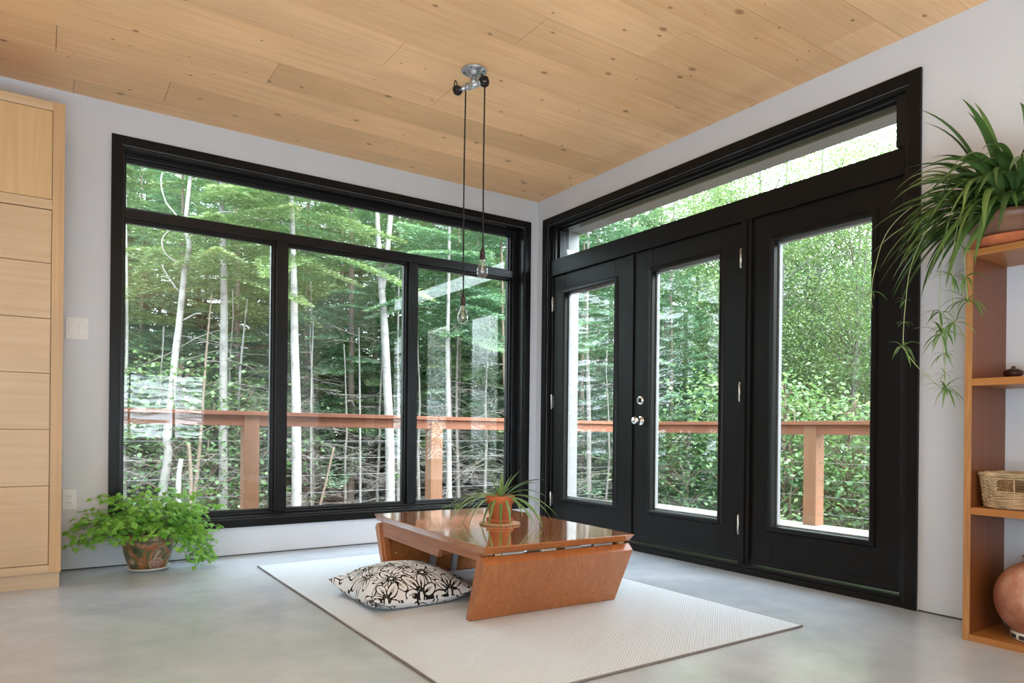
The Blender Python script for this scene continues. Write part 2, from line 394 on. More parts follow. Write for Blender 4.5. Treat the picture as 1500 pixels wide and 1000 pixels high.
# ceiling of long plywood planks
cb = MB(); rng = random.Random(3)
bounds = [0.0, -.195, -.47, -.757, -1.02, -1.30, -1.585, -1.87, -2.15]
while bounds[-1] > YW: bounds.append(bounds[-1]-.283)
jn = {0: -3.3, 1: -2.857, 2: -0.95, 3: -2.415, 4: -1.543, 5: -1.963, 6: -.652, 7: -1.505, 8: -.9, 9: -2.1, 10: -.25, 11: -1.4}
tints = {2: .62, 6: .25, 7: .12, 4: .7, 5: .8}
for i in range(len(bounds)-1):
    y1, y0 = bounds[i], bounds[i+1]
    j = jn.get(i, -rng.uniform(.2, 2.3)); xs = [0.0]
    while j > XW: xs.append(j); j -= 2.44
    xs.append(XW)
    for a in range(len(xs)-1):
        cb.box(xs[a+1]+.0012, xs[a]-.0012, y0+.0012, y1-.0012, H, H+.018, tint=tints.get(i, rng.random()) if rng.random() > .0 else .5)
ceiling = struct(cb.build('ceiling', M['ceil'], bevel=0), 'knotty fir plywood plank ceiling', 'ceiling')
MB().box(XW-.2, .0, YW-.2, 0, H+.019, H+.25).build('ceiling_backing', M['darkceramic'], ceiling)

def wall_with_hole(name, axis, plane, thick, a0, a1, holes, label, z1=H+.25):
    """axis 'x': wall runs along x on the plane y=plane; holes (a0,a1,z0,z1)"""
    mb = MB()
    def bx(p0, p1, q0, q1):
        if p1-p0 < 1e-4 or q1-q0 < 1e-4: return
        if axis == 'x': mb.box(p0, p1, plane, plane+thick, q0, q1)
        else: mb.box(plane, plane+thick, p0, p1, q0, q1)
    cur = a0
    for (h0, h1, z0, zz) in sorted(holes):
        bx(cur, h0, 0, z1); bx(h0, h1, 0, z0); bx(h0, h1, zz, z1); cur = h1
    bx(cur, a1, 0, z1)
    return struct(mb.build(name, M['wall']), label, 'wall')
wall_with_hole('wall_left', 'x', 0.0, .2, XW, 0.44, [(-3.05, -.13, .235, 2.502)], 'white painted wall around the four-pane black window')
wall_with_hole('wall_right', 'y', 0.0, .2, YW, -0.0005, [(-3.03, -.15, -.001, 2.506)], 'white painted wall around the black patio doors')
# rear and side walls behind the camera, with tall windows that let the daylight in
wall_with_hole('wall_rear', 'x', YW, -.2, XW, 0, [(-6.4, -.8, .6, 1.80)], 'white rear wall with a broad window')
wall_with_hole('wall_side', 'y', XW, -.2, YW, 0, [(-8.6, -6.0, .4, 2.4)], 'white side wall with a broad window')
# dark strips standing in for the shadow line where walls meet the slab
struct(MB().box(-3.34, -.001, -.004, .0, 0, .006).build('shadow_strip_left', M['slot']), 'thin dark strip drawn as the shadow line under the left wall', 'trim')
struct(MB().box(-.004, 0, YW, -3.09, 0, .006).build('shadow_strip_right', M['slot']), 'thin dark strip drawn as the shadow line under the right wall', 'trim')

def frame_rect(mb, axis, plane0, plane1, a0, a1, z0, z1, wl, wr, wb, wt):
    """rectangular frame made of four butt-jointed members; outer a0..a1, z0..z1"""
    def bx(p0, p1, q0, q1):
        if p1-p0 < 1e-5 or q1-q0 < 1e-5: return
        if axis == 'x': mb.box(p0, p1, plane0, plane1, q0, q1)
        else: mb.box(plane0, plane1, p0, p1, q0, q1)
    bx(a0, a0+wl, z0, z1); bx(a1-wr, a1, z0, z1); bx(a0+wl, a1-wr, z0, z0+wb); bx(a0+wl, a1-wr, z1-wt, z1)
    return mb

# ---------------- window_1: big four-light window in the left wall
win = sroot('window_1', 'large black framed window of one transom light above three tall panes', 'window', (-1.59, 0, .235))
wl = (1.59, 0, -.235)
m = MB(); frame_rect(m, 'x', -.018, -.0005, -3.106, -.0755, .183, 2.5545, .055, .055, .052, .052)
m.build('casing', M['black'], win, wl, bevel=.0015)
m = MB(); frame_rect(m, 'x', -.0005, .10, -3.05, -.13, .235, 2.502, .012, .012, .012, .012)
m.build('jamb_lining', M['frameblack'], win, wl, bevel=.001)
m = MB(); frame_rect(m, 'x', .085, .17, -3.038, -.142, .247, 2.490, .008, .045, .016, .026)
m.box(-3.03, -.187, .085, .17, 2.094, 2.154)
m.build('frame', M['frameblack'], win, wl, bevel=.002)
m = MB()
for (a, b) in ((-2.122, -2.052), (-1.134, -1.064)): m.box(a, b, .080, .17, .263, 2.094)
mu = m.build('mullion', M['frameblack'], win, wl, bevel=.002)
for (a, b, z0, z1) in ((-3.03, -2.122, .263, 2.094), (-2.052, -1.134, .263, 2.094), (-1.064, -.187, .263, 2.094), (-3.03, -.187, 2.154, 2.464)):
    s = MB(); frame_rect(s, 'x', .105, .165, a, b, z0, z1, .004 if a < -3 else .018, .016, .012, .012)
    frame_rect(s, 'x', .125, .16, a+.003, b-.014, z0+.010, z1-.010, .010, .010, .008, .008)
    so = s.build('sash', M['frameblack'], win, wl, bevel=.0015)
    MB().box(a+.008, b-.018, .140, .144, z0+.012, z1-.012).build('pane', M['glass'], so)

# ---------------- doors in the right wall
csg = sroot('trim_3', 'black casing, threshold and transom rail around the patio doors', 'trim', (0, -1.59, 0))
cl = (0, 1.59, 0)
m = MB()
for (a, b, q0, q1) in ((-3.087, -3.03, 0, 2.5615), (-.15, -.096, 0, 2.5615), (-3.03, -.15, 2.506, 2.5615)): m.box(-.018, -.0005, a, b, q0, q1)
m.build('casing', M['black'], csg, cl, bevel=.0015)
m = MB(); m.box(0, .2, -3.03, -3.008, 0, 2.506); m.box(0, .2, -.172, -.15, 0, 2.506); m.box(0, .2, -3.008, -.172, 2.488, 2.506)
m.box(.02, .14, -3.008, -2.955, 2.23, 2.488); m.box(.02, .14, -.20, -.172, 0, 2.488)
m.box(.02, .14, -3.008, -2.99, 0, 2.23)
m.build('jamb', M['frameblack'], csg, cl, bevel=.001)
m = MB(); m.box(.015, .14, -3.008, -.172, 2.10, 2.215); m.box(.005, .14, -3.008, -.172, 2.085, 2.10)
m.build('transom_rail', M['black'], csg, cl, bevel=.003)
m = MB(); m.box(.012, .12, -2.125, -2.048, .05, 2.086); m.box(.002, .012, -2.098, -2.074, .05, 2.086)
m.build('mullion', M['black'], csg, cl, bevel=.003)
m = MB(); m.box(-.012, .22, -3.03, -.15, 0, .032); m.box(.0, .16, -3.008, -.172, .032, .052)
m.build('threshold', M['black'], csg, cl, bevel=.003)
# transom light
wt = sroot('window_2', 'long low transom window above the patio doors', 'window', (.09, -1.59, 2.23))
wtl = (-.09, 1.59, -2.23)
m = MB(); frame_rect(m, 'y', .03, .12, -2.985, -.20, 2.215, 2.488, .014, .012, .012, .016)
frame_rect(m, 'y', .06, .11, -2.971, -.212, 2.226, 2.474, .008, .02, .006, .014)
m.build('sash', M['frameblack'], wt, wtl, bevel=.002)
MB().box(.085, .089, -2.965, -.225, 2.23, 2.462).build('pane', M['glass'], wt, wtl)

def door(name, label, y0, y1, g0, g1, cat='door'):
    """leaf between y0<y1 with its light between g0<g1; face at x=.03, 45 mm thick"""
    c = (y0+y1)/2; r = sroot(name, label, cat, (.05, c, .06)); off = (-.05, -c, -.06)
    zb, zt, x0, x1 = .062, 2.083, .030, .075
    q0, q1 = .295, 1.925
    m = MB(); m.box(x0, x1, y0, g0, zb, zt); m.box(x0, x1, g1, y1, zb, zt); m.box(x0, x1, g0, g1, zb, q0); m.box(x0, x1, g0, g1, q1, zt)
    m.build('leaf', M['black'], r, off, bevel=.002)
    m = MB()
    def ring(a, b, e0, e1):   # raised moulding: polygonal picture frame
        oy0, oy1, oz0, oz1 = g0-a, g1+a, q0-a, q1+a; iy0, iy1, iz0, iz1 = g0-b, g1+b, q0-b, q1+b
        vs = [(e0,oy0,oz0),(e0,oy1,oz0),(e0,oy1,oz1),(e0,oy0,oz1),(e1,iy0,iz0),(e1,iy1,iz0),(e1,iy1,iz1),(e1,iy0,iz1)]
        m.add(vs, [(0,1,5,4),(1,2,6,5),(2,3,7,6),(3,0,4,7)])
    ring(.034, .026, x0, x0-.011); ring(.026, .008, x0-.011, x0-.013); ring(.008, 0, x0-.013, x0-.006); ring(0, -.004, x0-.006, x0+.018)
    m.build('light_frame', M['black'], r, off)
    m = MB(); frame_rect(m, 'y', x0+.030, x1+.012, g0, g1, q0, q1, .012, .012, .012, .012)
    m.build('glazing_bead', M['whiteglaze'], r, off, bevel=.002)
    MB().box(x0+.024, x0+.028, g0+.002, g1-.002, q0+.002, q1-.002).build('pane', M['glass'], r, off)
    m = MB(); m.box(x0-.006, x0, y0+.004, y1-.004, zb, .10); m.box(x0-.010, x0-.004, y0+.004, y1-.004, .062, .078)
    m.build('sweep', M['black'], r, off, bevel=.002)
    return r, off
d1, o1 = door('door_1', 'black glazed patio door leaf nearest the room corner', -1.122, -.205, -.93, -.35)
d2, o2 = door('door_2', 'black glazed patio door leaf carrying the chrome knob', -2.044, -1.132, -1.884, -1.313)
d3, o3 = door('door_3', 'black fixed glazed door panel nearest the bookshelf', -2.986, -2.128, -2.836, -2.272)
MB().box(.018, .030, -1.136, -1.104, .065, 2.08).build('astragal', M['black'], d1, o1, bevel=.002)
def hinge(parent, off, y, z):
    m = MB(); m.tube([(.012, y, z-.052), (.012, y, z+.052)], .0062, 10); m.sphere((.012, y, z-.054), .006, 6); m.sphere((.012, y, z+.054), .006, 6)
    m.box(.016, .0295, y-.002, y+.012, z-.048, z+.048); m.build('hinge', M['hinge'], parent, off)
for z in (1.868, 1.073, .283): hinge(d2, o2, -2.053, z)
for z in (1.858, 1.064, .275): hinge(d1, o1, -.203, z)
m = MB()
def disc_x(m, x0, prof, y, z, n=28):    # lathe about the x axis pointing into the room (-x)
    vs = []
    for (r, h) in prof:
        for k in range(n):
            a = 2*PI*k/n; vs.append((x0-h, y+r*math.cos(a), z+r*math.sin(a)))
    mm = len(prof); m.add(vs, [(i*n+k, i*n+(k+1) % n, (i+1)*n+(k+1) % n, (i+1)*n+k) for i in range(mm-1) for k in range(n)] + [tuple(range((mm-1)*n, mm*n))], True)
disc_x(m, .03, [(.033, 0), (.033, .006), (.029, .010), (.014, .012), (.0125, .034), (.016, .038), (.025, .048), (.0285, .058), (.027, .070), (.018, .078), (.002, .080)], -1.213, .905)
m.build('door_knob', M['chrome'], d2, o2)
m = MB(); disc_x(m, .03, [(.032, 0), (.032, .006), (.027, .012), (.020, .014), (.018, .012), (.001, .012)], -1.209, 1.046)
db = m.build('deadbolt', M['chrome'], d2, o2)
MB().box(.008, .019, -1.2135, -1.2045, 1.030, 1.062).build('thumb_turn', M['slot'], db, (0, 0, 0), bevel=.002)

# exterior: soffit of the roof over the doors, fin wall end, deck
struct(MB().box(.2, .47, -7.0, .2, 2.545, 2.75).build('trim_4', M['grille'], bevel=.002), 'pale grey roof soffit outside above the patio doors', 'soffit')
struct(MB().box(.2, .2001, -.001, .0, 0, .01).build('trim_5', M['wallext']), 'white exterior panel return beside the patio doors', 'trim')
m = MB(); m.box(.205, .442, -.012, -.0005, -.1, 2.545); m.box(.16, .205, -.15, -.03, -.1, 2.545)
bpy.data.objects.remove(bpy.data.objects['trim_5'])
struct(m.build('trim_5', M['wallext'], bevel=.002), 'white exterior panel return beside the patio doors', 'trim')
struct(MB().box(-7.4, .47, -9.9, .2, 2.76, 2.95).build('trim_6', M['grille']), 'flat roof slab over the room', 'roof')
m = MB(); y = -7.0
x = .22
while x < 3.15: m.box(x, x+.134, -7, 2.2, -.13, -.10, tint=random.random()); x += .14
x = -7.0
while x < .2: m.box(x, x+.134, .22, 2.2, -.13, -.10, tint=random.random()); x += .14
struct(m.build('deck_floor', M['deck']), 'weathered deck boards outside the glass', 'deck')

# ---------------- cedar and cable railing round the deck
RX, RY = 3.0, 2.0
def rail_z(x): return .985 - (x+3)*.006        # slight fall along the long run
DZ = -.10
ra = thing('deck_railing', 'cedar railing with steel cables outside the large left window', 'railing', (-.5, RY+.07, DZ))
off = (.5, -RY-.07, -DZ)
def sloped(mb, x0, x1, y0, y1, dz0, dz1):
    mb.add([(x0,y0,rail_z(x0)+dz0),(x1,y0,rail_z(x1)+dz0),(x1,y1,rail_z(x1)+dz0),(x0,y1,rail_z(x0)+dz0),
            (x0,y0,rail_z(x0)+dz1),(x1,y0,rail_z(x1)+dz1),(x1,y1,rail_z(x1)+dz1),(x0,y1,rail_z(x0)+dz1)],
           [(0,3,2,1),(4,5,6,7),(0,1,5,4),(1,2,6,5),(2,3,7,6),(3,0,4,7)])
m = MB(); sloped(m, -5.2, RX+.17, RY-.03, RY+.17, -.038, 0)
m.build('top_rail', M['cedar'], ra, off, bevel=.003)
posts_x = [-3.82, -1.88, .06, RX]
for px_ in posts_x:
    MB().box(px_, px_+.14, RY, RY+.14, DZ, rail_z(px_)-.0385).build('post', M['cedarz'], ra, off, bevel=.004)
for a, b in zip([-5.2]+[p+.14 for p in posts_x[:-1]], posts_x):
    m = MB(); sloped(m, a, b, RY+.01, RY+.05, -.135, -.0385); m.build('sub_rail', M['cedar'], ra, off, bevel=.002)
for k in range(5):
    z = .02+k*.17
    m = MB(); m.tube([(-5.2, RY+.07, z), (RX, RY+.07, z)], .0021, 6); m.build('cable', M['cable'], ra, off)
rb = thing('deck_railing', 'cedar railing with steel cables outside the patio doors', 'railing', (RX+.07, -1.5, DZ))
off = (-RX-.07, 1.5, -DZ)
zt = .949
MB().box(RX-.03, RX+.17, -5.4, RY-.031, zt-.038, zt).build('top_rail', M['cedary'], rb, off, bevel=.003)
posts_y = [-4.53, -2.58, -.65]
for py_ in posts_y:
    MB().box(RX, RX+.14, py_, py_+.14, DZ, zt-.0385).build('post', M['cedarz'], rb, off, bevel=.004)
    for k in range(5):
        m = MB(); m.tube([(RX+.07, py_-.012, .02+k*.17), (RX+.07, py_, .02+k*.17)], .006, 6); m.build('cable_fitting', M['cable'], rb, off)
for a, b in ((-5.4, posts_y[0]), (posts_y[0]+.14, posts_y[1]), (posts_y[1]+.14, posts_y[2]), (posts_y[2]+.14, RY)):
    MB().box(RX+.01, RX+.05, a, b, zt-.135, zt-.039).build('sub_rail', M['cedary'], rb, off, bevel=.002)
for k in range(5):
    z = .02+k*.17
    m = MB(); m.tube([(RX+.07, -5.4, z), (RX+.07, RY, z)], .0021, 6); m.build('cable', M['cable'], rb, off)
# ================================================================== FOREST
GZ = -1.65
g = MB(); gn = 40; rg = random.Random(5)
vs = []; fs = []
for j in range(gn+1):
    for i in range(gn+1):
        vs.append((-45+100*i/gn, -45+100*j/gn, GZ-.02+rg.uniform(-.12, .12)))
for j in range(gn):
    for i in range(gn): fs.append((j*(gn+1)+i, j*(gn+1)+i+1, (j+1)*(gn+1)+i+1, (j+1)*(gn+1)+i))
g.add(vs, fs, True)
tag(g.build('forest_floor', M['litter']), 'brown leaf litter of the forest floor beyond the deck', 'ground', kind='structure')

def unit(a): return a/np.maximum(np.linalg.norm(a, axis=-1, keepdims=True), 1e-9)
def cards(pos, d, nrm, ln, wd):
    """diamond leaves: base, left-mid, tip, right-mid"""
    d = unit(d); side = unit(np.cross(d, nrm)); ln = ln[:, None]; wd = wd[:, None]
    return np.stack([pos, pos+d*ln*.45+side*wd*.5, pos+d*ln, pos+d*ln*.45-side*wd*.5], axis=1)

def fir_foliage(r, H_, z0, base_len, n_br, dens=1.0):
    """layered drooping sprays of needles on a conical crown"""
    P = []; D = []; Nn = []; Ln = []; Wd = []; T = []; up = np.array([0, 0, 1.0])
    for k in range(n_br):
        f = (k+r.random())/n_br; z = z0+(H_-z0)*f**1.15
        L_ = base_len*(1-f)**.85*(.75+.5*r.random())+.25
        a = r.random()*2*PI; dr = np.array([math.cos(a), math.sin(a), 0]); sd = np.array([-dr[1], dr[0], 0])
        rise = .25-.5*(1-f)*r.random(); droop = .10+.22*(1-f)
        ns = int(L_/.085*dens)+3
        s = np.linspace(.05, 1, ns); s = np.repeat(s, 2); sg = np.tile([1, -1], ns)
        bp = dr*(s*L_)[:, None]+up*(rise*s*L_-droop*L_*s*s+.10*L_*s**4)[:, None]
        tl = np.minimum(.5*L_*(1.05-s), .5)*(.7+.6*r.random())+.07
        ang = .95*(1-.45*s); td = dr*np.cos(ang)[:, None]+sd*(np.sin(ang)*sg)[:, None]-up*.10
        tone = r.uniform(-.12, .12)
        ne = max(3, int(.42/.05))
        for e in range(ne):
            t = (e+.5)/ne; tp = bp+td*(tl*t)[:, None]-up*(.12*tl*t*t)[:, None]
            for q in (1, -1):
                nd = td+q*.75*(np.cross(td, up))+up*.15
                n_ = len(s)
                P.append(tp+r.normal(0, .008, (n_, 3))+np.array([0, 0, z])); D.append(nd+r.normal(0, .18, (n_, 3)))
                Nn.append(np.tile(up, (n_, 1))+r.normal(0, .35, (n_, 3)))
                Ln.append(.062+.034*r.random(n_)); Wd.append(.019+.009*r.random(n_))
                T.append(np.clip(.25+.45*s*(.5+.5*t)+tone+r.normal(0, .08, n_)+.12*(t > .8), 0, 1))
    return cards(np.concatenate(P), np.concatenate(D), np.concatenate(Nn), np.concatenate(Ln), np.concatenate(Wd)), np.concatenate(T)

def dead_mesh(r, z0, z1, n, L0, thick=.007, tw=14):
    m = MB()
    for k in range(n):
        z = z0+(z1-z0)*r.random(); a = r.random()*2*PI; L_ = L0*(.5+.7*r.random())
        d = Vector((math.cos(a), math.sin(a), r.uniform(-.35, .25))); p = Vector((0, 0, z)); pts = [p.copy()]; ns = 6
        for i in range(ns):
            d = (d+Vector((r.uniform(-.18, .18), r.uniform(-.18, .18), r.uniform(-.16, .10)))).normalized(); p = p+d*(L_/ns); pts.append(p.copy())
        m.tube(pts, [thick*(1-.75*i/ns) for i in range(ns+1)], 3, False)
        for t in range(tw):
            i = r.randrange(1, ns); q = pts[i].lerp(pts[i+1], r.random()); s = .35*L_*(1.1-i/ns)*(.4+.8*r.random())
            dd = (pts[i+1]-pts[i]).normalized(); sidev = dd.cross(Vector((0, 0, 1))).normalized()*(1 if t % 2 else -1)
            v = (dd*.6+sidev*.9+Vector((0, 0, r.uniform(-.5, .3)))).normalized(); tp = [q.copy()]
            for e in range(4):
                v = (v+Vector((r.uniform(-.25, .25), r.uniform(-.25, .25), r.uniform(-.3, .2)))).normalized(); q = q+v*(s/4); tp.append(q.copy())
            m.tube(tp, [thick*.42, thick*.36, thick*.3, thick*.22, thick*.12], 3, False)
    return m

def trunk_mb(H_, r0, r, bend=.15, n=10):
    m = MB(); pts = []; x = y = 0
    for i in range(n+1):
        pts.append((x, y, H_*i/n)); x += r.uniform(-bend, bend)*.5; y += r.uniform(-bend, bend)*.5
    m.tube(pts, [max(r0*(1-.8*i/n), .012) for i in range(n+1)], 8); return m

npr = np.random.default_rng(11)
def proto_fir(name, mat, H_, z0, bl, nb, bark='darkbark', dead=True, seed=0, brown=False):
    rr = np.random.default_rng(seed); pr = random.Random(seed)
    root = thing(name, '', 'tree', (0, 0, GZ))
    trunk_mb(H_*.97, .085, pr, .06).build('trunk', M[bark], root)
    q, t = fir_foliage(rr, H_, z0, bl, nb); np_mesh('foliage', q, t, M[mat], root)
    if brown:
        q, t = fir_foliage(rr, z0+2.5, z0-.6, bl*.8, 12, .7); np_mesh('rusty_foliage', q, t, M['browntips'], root)
    if dead: dead_mesh(pr, .5, z0+1.0, 40, 1.35).build('dead_branches', M['deadtwig'], root)
    return root
def broad_foliage(r, zlo, zhi, rad, ncl, per, size, flat=.35, spread=.38):
    P = []; T = []
    c = np.stack([r.normal(0, 1, ncl), r.normal(0, 1, ncl), np.zeros(ncl)], 1); c = unit(c)*(rad*np.sqrt(r.random(ncl)))[:, None]
    hz = r.random(ncl); prof = np.sqrt(np.clip(1-(2*hz-.9)**2*.8, .1, 1)); c *= prof[:, None]; c[:, 2] = zlo+(zhi-zlo)*hz
    pos = np.repeat(c, per, 0)+r.normal(0, 1, (ncl*per, 3))*np.array([spread, spread, spread*flat])
    n = ncl*per; d = r.normal(0, 1, (n, 3)); d[:, 2] = -.35+.3*d[:, 2]; nrm = np.tile([0, 0, 1.0], (n, 1))+r.normal(0, .45, (n, 3))
    tone = np.repeat(r.normal(0, .12, ncl), per)
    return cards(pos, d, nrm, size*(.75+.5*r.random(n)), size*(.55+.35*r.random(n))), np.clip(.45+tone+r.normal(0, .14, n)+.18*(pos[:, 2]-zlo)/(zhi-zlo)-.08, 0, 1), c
def proto_broad(name, mat, bark, H_, zlo, rad, ncl, per, size, seed, r0=.07):
    rr = np.random.default_rng(seed); pr = random.Random(seed)
    root = thing(name, '', 'tree', (0, 0, GZ))
    tb = trunk_mb(H_, r0, pr, .12)
    tb.build('trunk', M[bark], root)
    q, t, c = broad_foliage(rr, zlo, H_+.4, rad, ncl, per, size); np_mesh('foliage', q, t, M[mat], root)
    bm_ = MB()
    for k in range(0, ncl, max(1, ncl//70)):
        e = Vector(c[k]); s = Vector((0, 0, max(.4, e.z-.7*math.hypot(e.x, e.y)))); mid = s.lerp(e, .5)+Vector((pr.uniform(-.15, .15), pr.uniform(-.15, .15), .12))
        bm_.tube([s, mid, e], [.022, .013, .005], 4, False)
    bm_.build('branches', M[bark], root); return root
FIR = [proto_fir('fir_tree', 'fir', 13, 2.5, 2.0, 118, seed=1), proto_fir('fir_tree', 'fir2', 12, 2.2, 2.1, 118, seed=2, dead=True),
       proto_fir('fir_tree', 'fir', 11, 3.0, 1.9, 104, seed=3, brown=True)]
FLOW = [proto_fir('fir_tree', 'fir2', 8.5, .5, 2.1, 105, seed=4, dead=False), proto_fir('fir_tree', 'fir2', 10, 1.1, 2.3, 105, seed=5)]
BRD = [proto_broad('maple_tree', 'maple', 'greybark', 9, 2.0, 2.3, 360, 110, .062, 21), proto_broad('maple_tree', 'birchleaf', 'greybark', 11, 3.2, 2.5, 360, 100, .060, 22),
       proto_broad('maple_tree', 'maple', 'greybark', 7, 1.0, 2.0, 260, 100, .066, 23)]
SAP = [proto_broad('maple_sapling', 'maple', 'tanbark', 2.6, .8, .8, 50, 40, .080, 31, .016), proto_broad('maple_sapling', 'maple', 'tanbark', 1.9, .5, .7, 40, 38, .078, 32, .014)]
DEADP = []
for sd, (hh, nn) in enumerate(((3.2, 50), (2.7, 44))):
    root = thing('dead_fir', '', 'tree', (0, 0, GZ)); pr = random.Random(60+sd)
    trunk_mb(hh+1.5, .04, pr, .08).build('trunk', M['greybark'], root)
    dead_mesh(pr, .4, hh, nn, 1.3, .0065, 18).build('branches', M['deadtwig'], root); DEADP.append(root)

used = {}
CAMP = (-3.4325, -4.7436)
def plant(protos, i, az, d, rz, sc, label, group, cat='tree'):
    """az (deg from +Y towards +X) and d: where the tree stands, measured from the camera's foot"""
    p = protos[i % len(protos)]
    o = copy_tree(p) if used.get(p.name) else p; used[p.name] = True
    x = CAMP[0]+d*math.sin(math.radians(az)); y = CAMP[1]+d*math.cos(math.radians(az))
    o.location = (x, y, GZ); o.rotation_euler = (0, 0, rz); o.scale = (sc, sc, sc)
    pane = pane_of(az % 360 if az > 90 else az); dist = '' if group != 'far firs' else ('hindmost ' if d > 30 else ('low-branched ' if p in FLOW else 'high-crowned '))
    o['label'] = dist+label+' '+pane; o['category'] = cat; o['group'] = dist+group+', '+pane
    return o
def pane_of(az):
    for lim, t in ((-2, 'left of the window'), (11, 'in the left half of the left pane'), (16.5, 'in the right half of the left pane'), (22, 'in the left half of the middle pane'), (27.2, 'in the right half of the middle pane'), (34.6, 'in the right pane'),
                   (37.4, 'behind the room corner'), (43, 'in the left patio door'), (45, 'behind the meeting door stiles'), (51, 'in the knobbed patio door'), (54, 'left of the fixed door panel'), (58, 'in the left half of the fixed door panel'), (62, 'in the right half of the fixed door panel'), (80, 'right of the fixed door panel')):
        if az < lim: return t
    return 'beyond the rear windows'
pr = random.Random(99)
g1 = ('tall fir with grey dead skirts', 'near firs')
g2 = ('far fir closing the view', 'far firs')
g3 = ('bluish green low-branched fir', 'bluish firs')
g4 = ('light green leafy broadleaf tree', 'broadleaf trees')
g5 = ('small maple sapling with bright green leaves', 'maple saplings')
g6 = ('bare dead fir of pale grey twigs', 'dead firs')
# near rank left: live crown above, grey dead skirts below
for i, (az, d) in enumerate(((3, 14.6), (8.5, 16.2), (12.5, 15.0), (17.5, 16.6), (21, 14.8), (25.5, 15.8), (29.5, 14.6), (33.5, 15.4), (37, 16.6), (0, 17.5), (15, 18.6), (23, 18.8), (31, 18.4), (6, 19.4))):
    plant(FIR, i, az, d, pr.uniform(0, 6.28), pr.uniform(.82, 1.0), *g1)
for i in range(26):
    plant(FIR, i+1, -4+i*1.75+pr.uniform(-.6, .6), pr.uniform(21, 27), pr.uniform(0, 6.28), pr.uniform(1.0, 1.25), *g2)
for i in range(16):
    plant(FLOW, i, -2+i*2.9+pr.uniform(-.6, .6), pr.uniform(20, 30), pr.uniform(0, 6.28), pr.uniform(1.1, 1.5), *g2)
for i, (az, d, s) in enumerate(((39.5, 14.5, .9), (43.5, 16.5, 1.0), (46.8, 14.6, .78), (41, 19, 1.1), (46, 21, 1.15), (36, 20, 1.1), (49, 18.5, .8), (50.5, 25, 1.1), (54, 26, .95))):
    plant(FLOW, i, az, d, pr.uniform(0, 6.28), s, *g3)
for i, (az, d, s) in enumerate(((50.5, 17, .85), (53.5, 15.5, .9), (56.8, 17.5, .95), (60, 16, .8), (63.5, 17.5, .78), (52, 21, 1.0), (55.5, 22, 1.0), (59, 22.5, .95), (62.5, 23, .8), (66, 20, .8), (48.5, 23, 1.05), (57.5, 28, 1.0), (61, 29, .95), (65, 28, .8), (69, 18, .75), (45, 26, 1.1))):
    plant(BRD, i, az, d, pr.uniform(0, 6.28), s, *g4)
for i, (az, d, s) in enumerate(((8.5, 12.8, 1.0), (10.8, 12.6, 1.05), (13.3, 12.9, .9), (48, 13.0, .9), (51.5, 12.6, 1.0), (53, 13.4, 1.1), (55.3, 12.2, .95), (57.6, 12.9, 1.1), (59.8, 12.4, .85), (61.6, 13.2, 1.0), (44.8, 13.6, .8), (63.5, 12.8, 1.0))):
    plant(SAP, i, az, d, pr.uniform(0, 6.28), s*1.15, *g5, cat='sapling')
for i, (az, d, s) in enumerate(((4.5, 12.7, 1.0), (7.2, 13.4, 1.0), (12.0, 13.6, 1.05), (15.2, 12.8, 1.15), (18.2, 13.4, 1.1), (20.6, 12.9, .95), (23, 13.4, 1.0), (26.4, 12.6, 1.0), (28.8, 13.2, 1.05), (31.8, 13.0, 1.1), (34.0, 13.4, 1.0), (38.5, 13.2, .95), (41.8, 13.2, .85), (45.5, 13.0, .7), (1.5, 13.2, 1))):
    plant(DEADP, i, az, d, pr.uniform(0, 6.28), s, *g6)

for i in range(24):
    plant(FLOW, i, -6+i*2.45, pr.uniform(31, 37), pr.uniform(0, 6.28), pr.uniform(1.4, 1.75), *g2)
for i in range(7):
    plant(BRD, i, 53+i*2.8, pr.uniform(30, 34), pr.uniform(0, 6.28), pr.uniform(.85, 1.0), *g4)
for i in range(12):      # woods behind the house, mirrored faintly in the window glass
    plant(FLOW, i, 138+i*5.5, pr.uniform(11.5, 14), pr.uniform(0, 6.28), .62, *g2)

for i in range(9):       # woods to the right of the doors
    plant(FLOW if i % 2 else BRD, i, 73+i*6.5, pr.uniform(13, 17), pr.uniform(0, 6.28), pr.uniform(.6, .75), *(g2 if i % 2 else g4))
for i, (az, d) in enumerate(((119, 16), (124, 15), (128.5, 15.5), (133, 15), (137, 16))):
    plant(BRD, i, az, d, pr.uniform(0, 6.28), .6, *g4)
for i in range(14):      # woods continuing to the left of the view
    plant(FIR if i % 3 else FLOW, i, -9-i*5.5, pr.uniform(14, 19), pr.uniform(0, 6.28), pr.uniform(.9, 1.1), *g2)
for i in range(10):
    plant(FLOW, i, -12-i*6.0, pr.uniform(21, 25), pr.uniform(0, 6.28), pr.uniform(1.2, 1.4), *g2)
for i in range(7):
    plant(FLOW if i % 2 else BRD, i, 232+i*9, pr.uniform(10, 12), pr.uniform(0, 6.28), .62, *(g2 if i % 2 else g4))

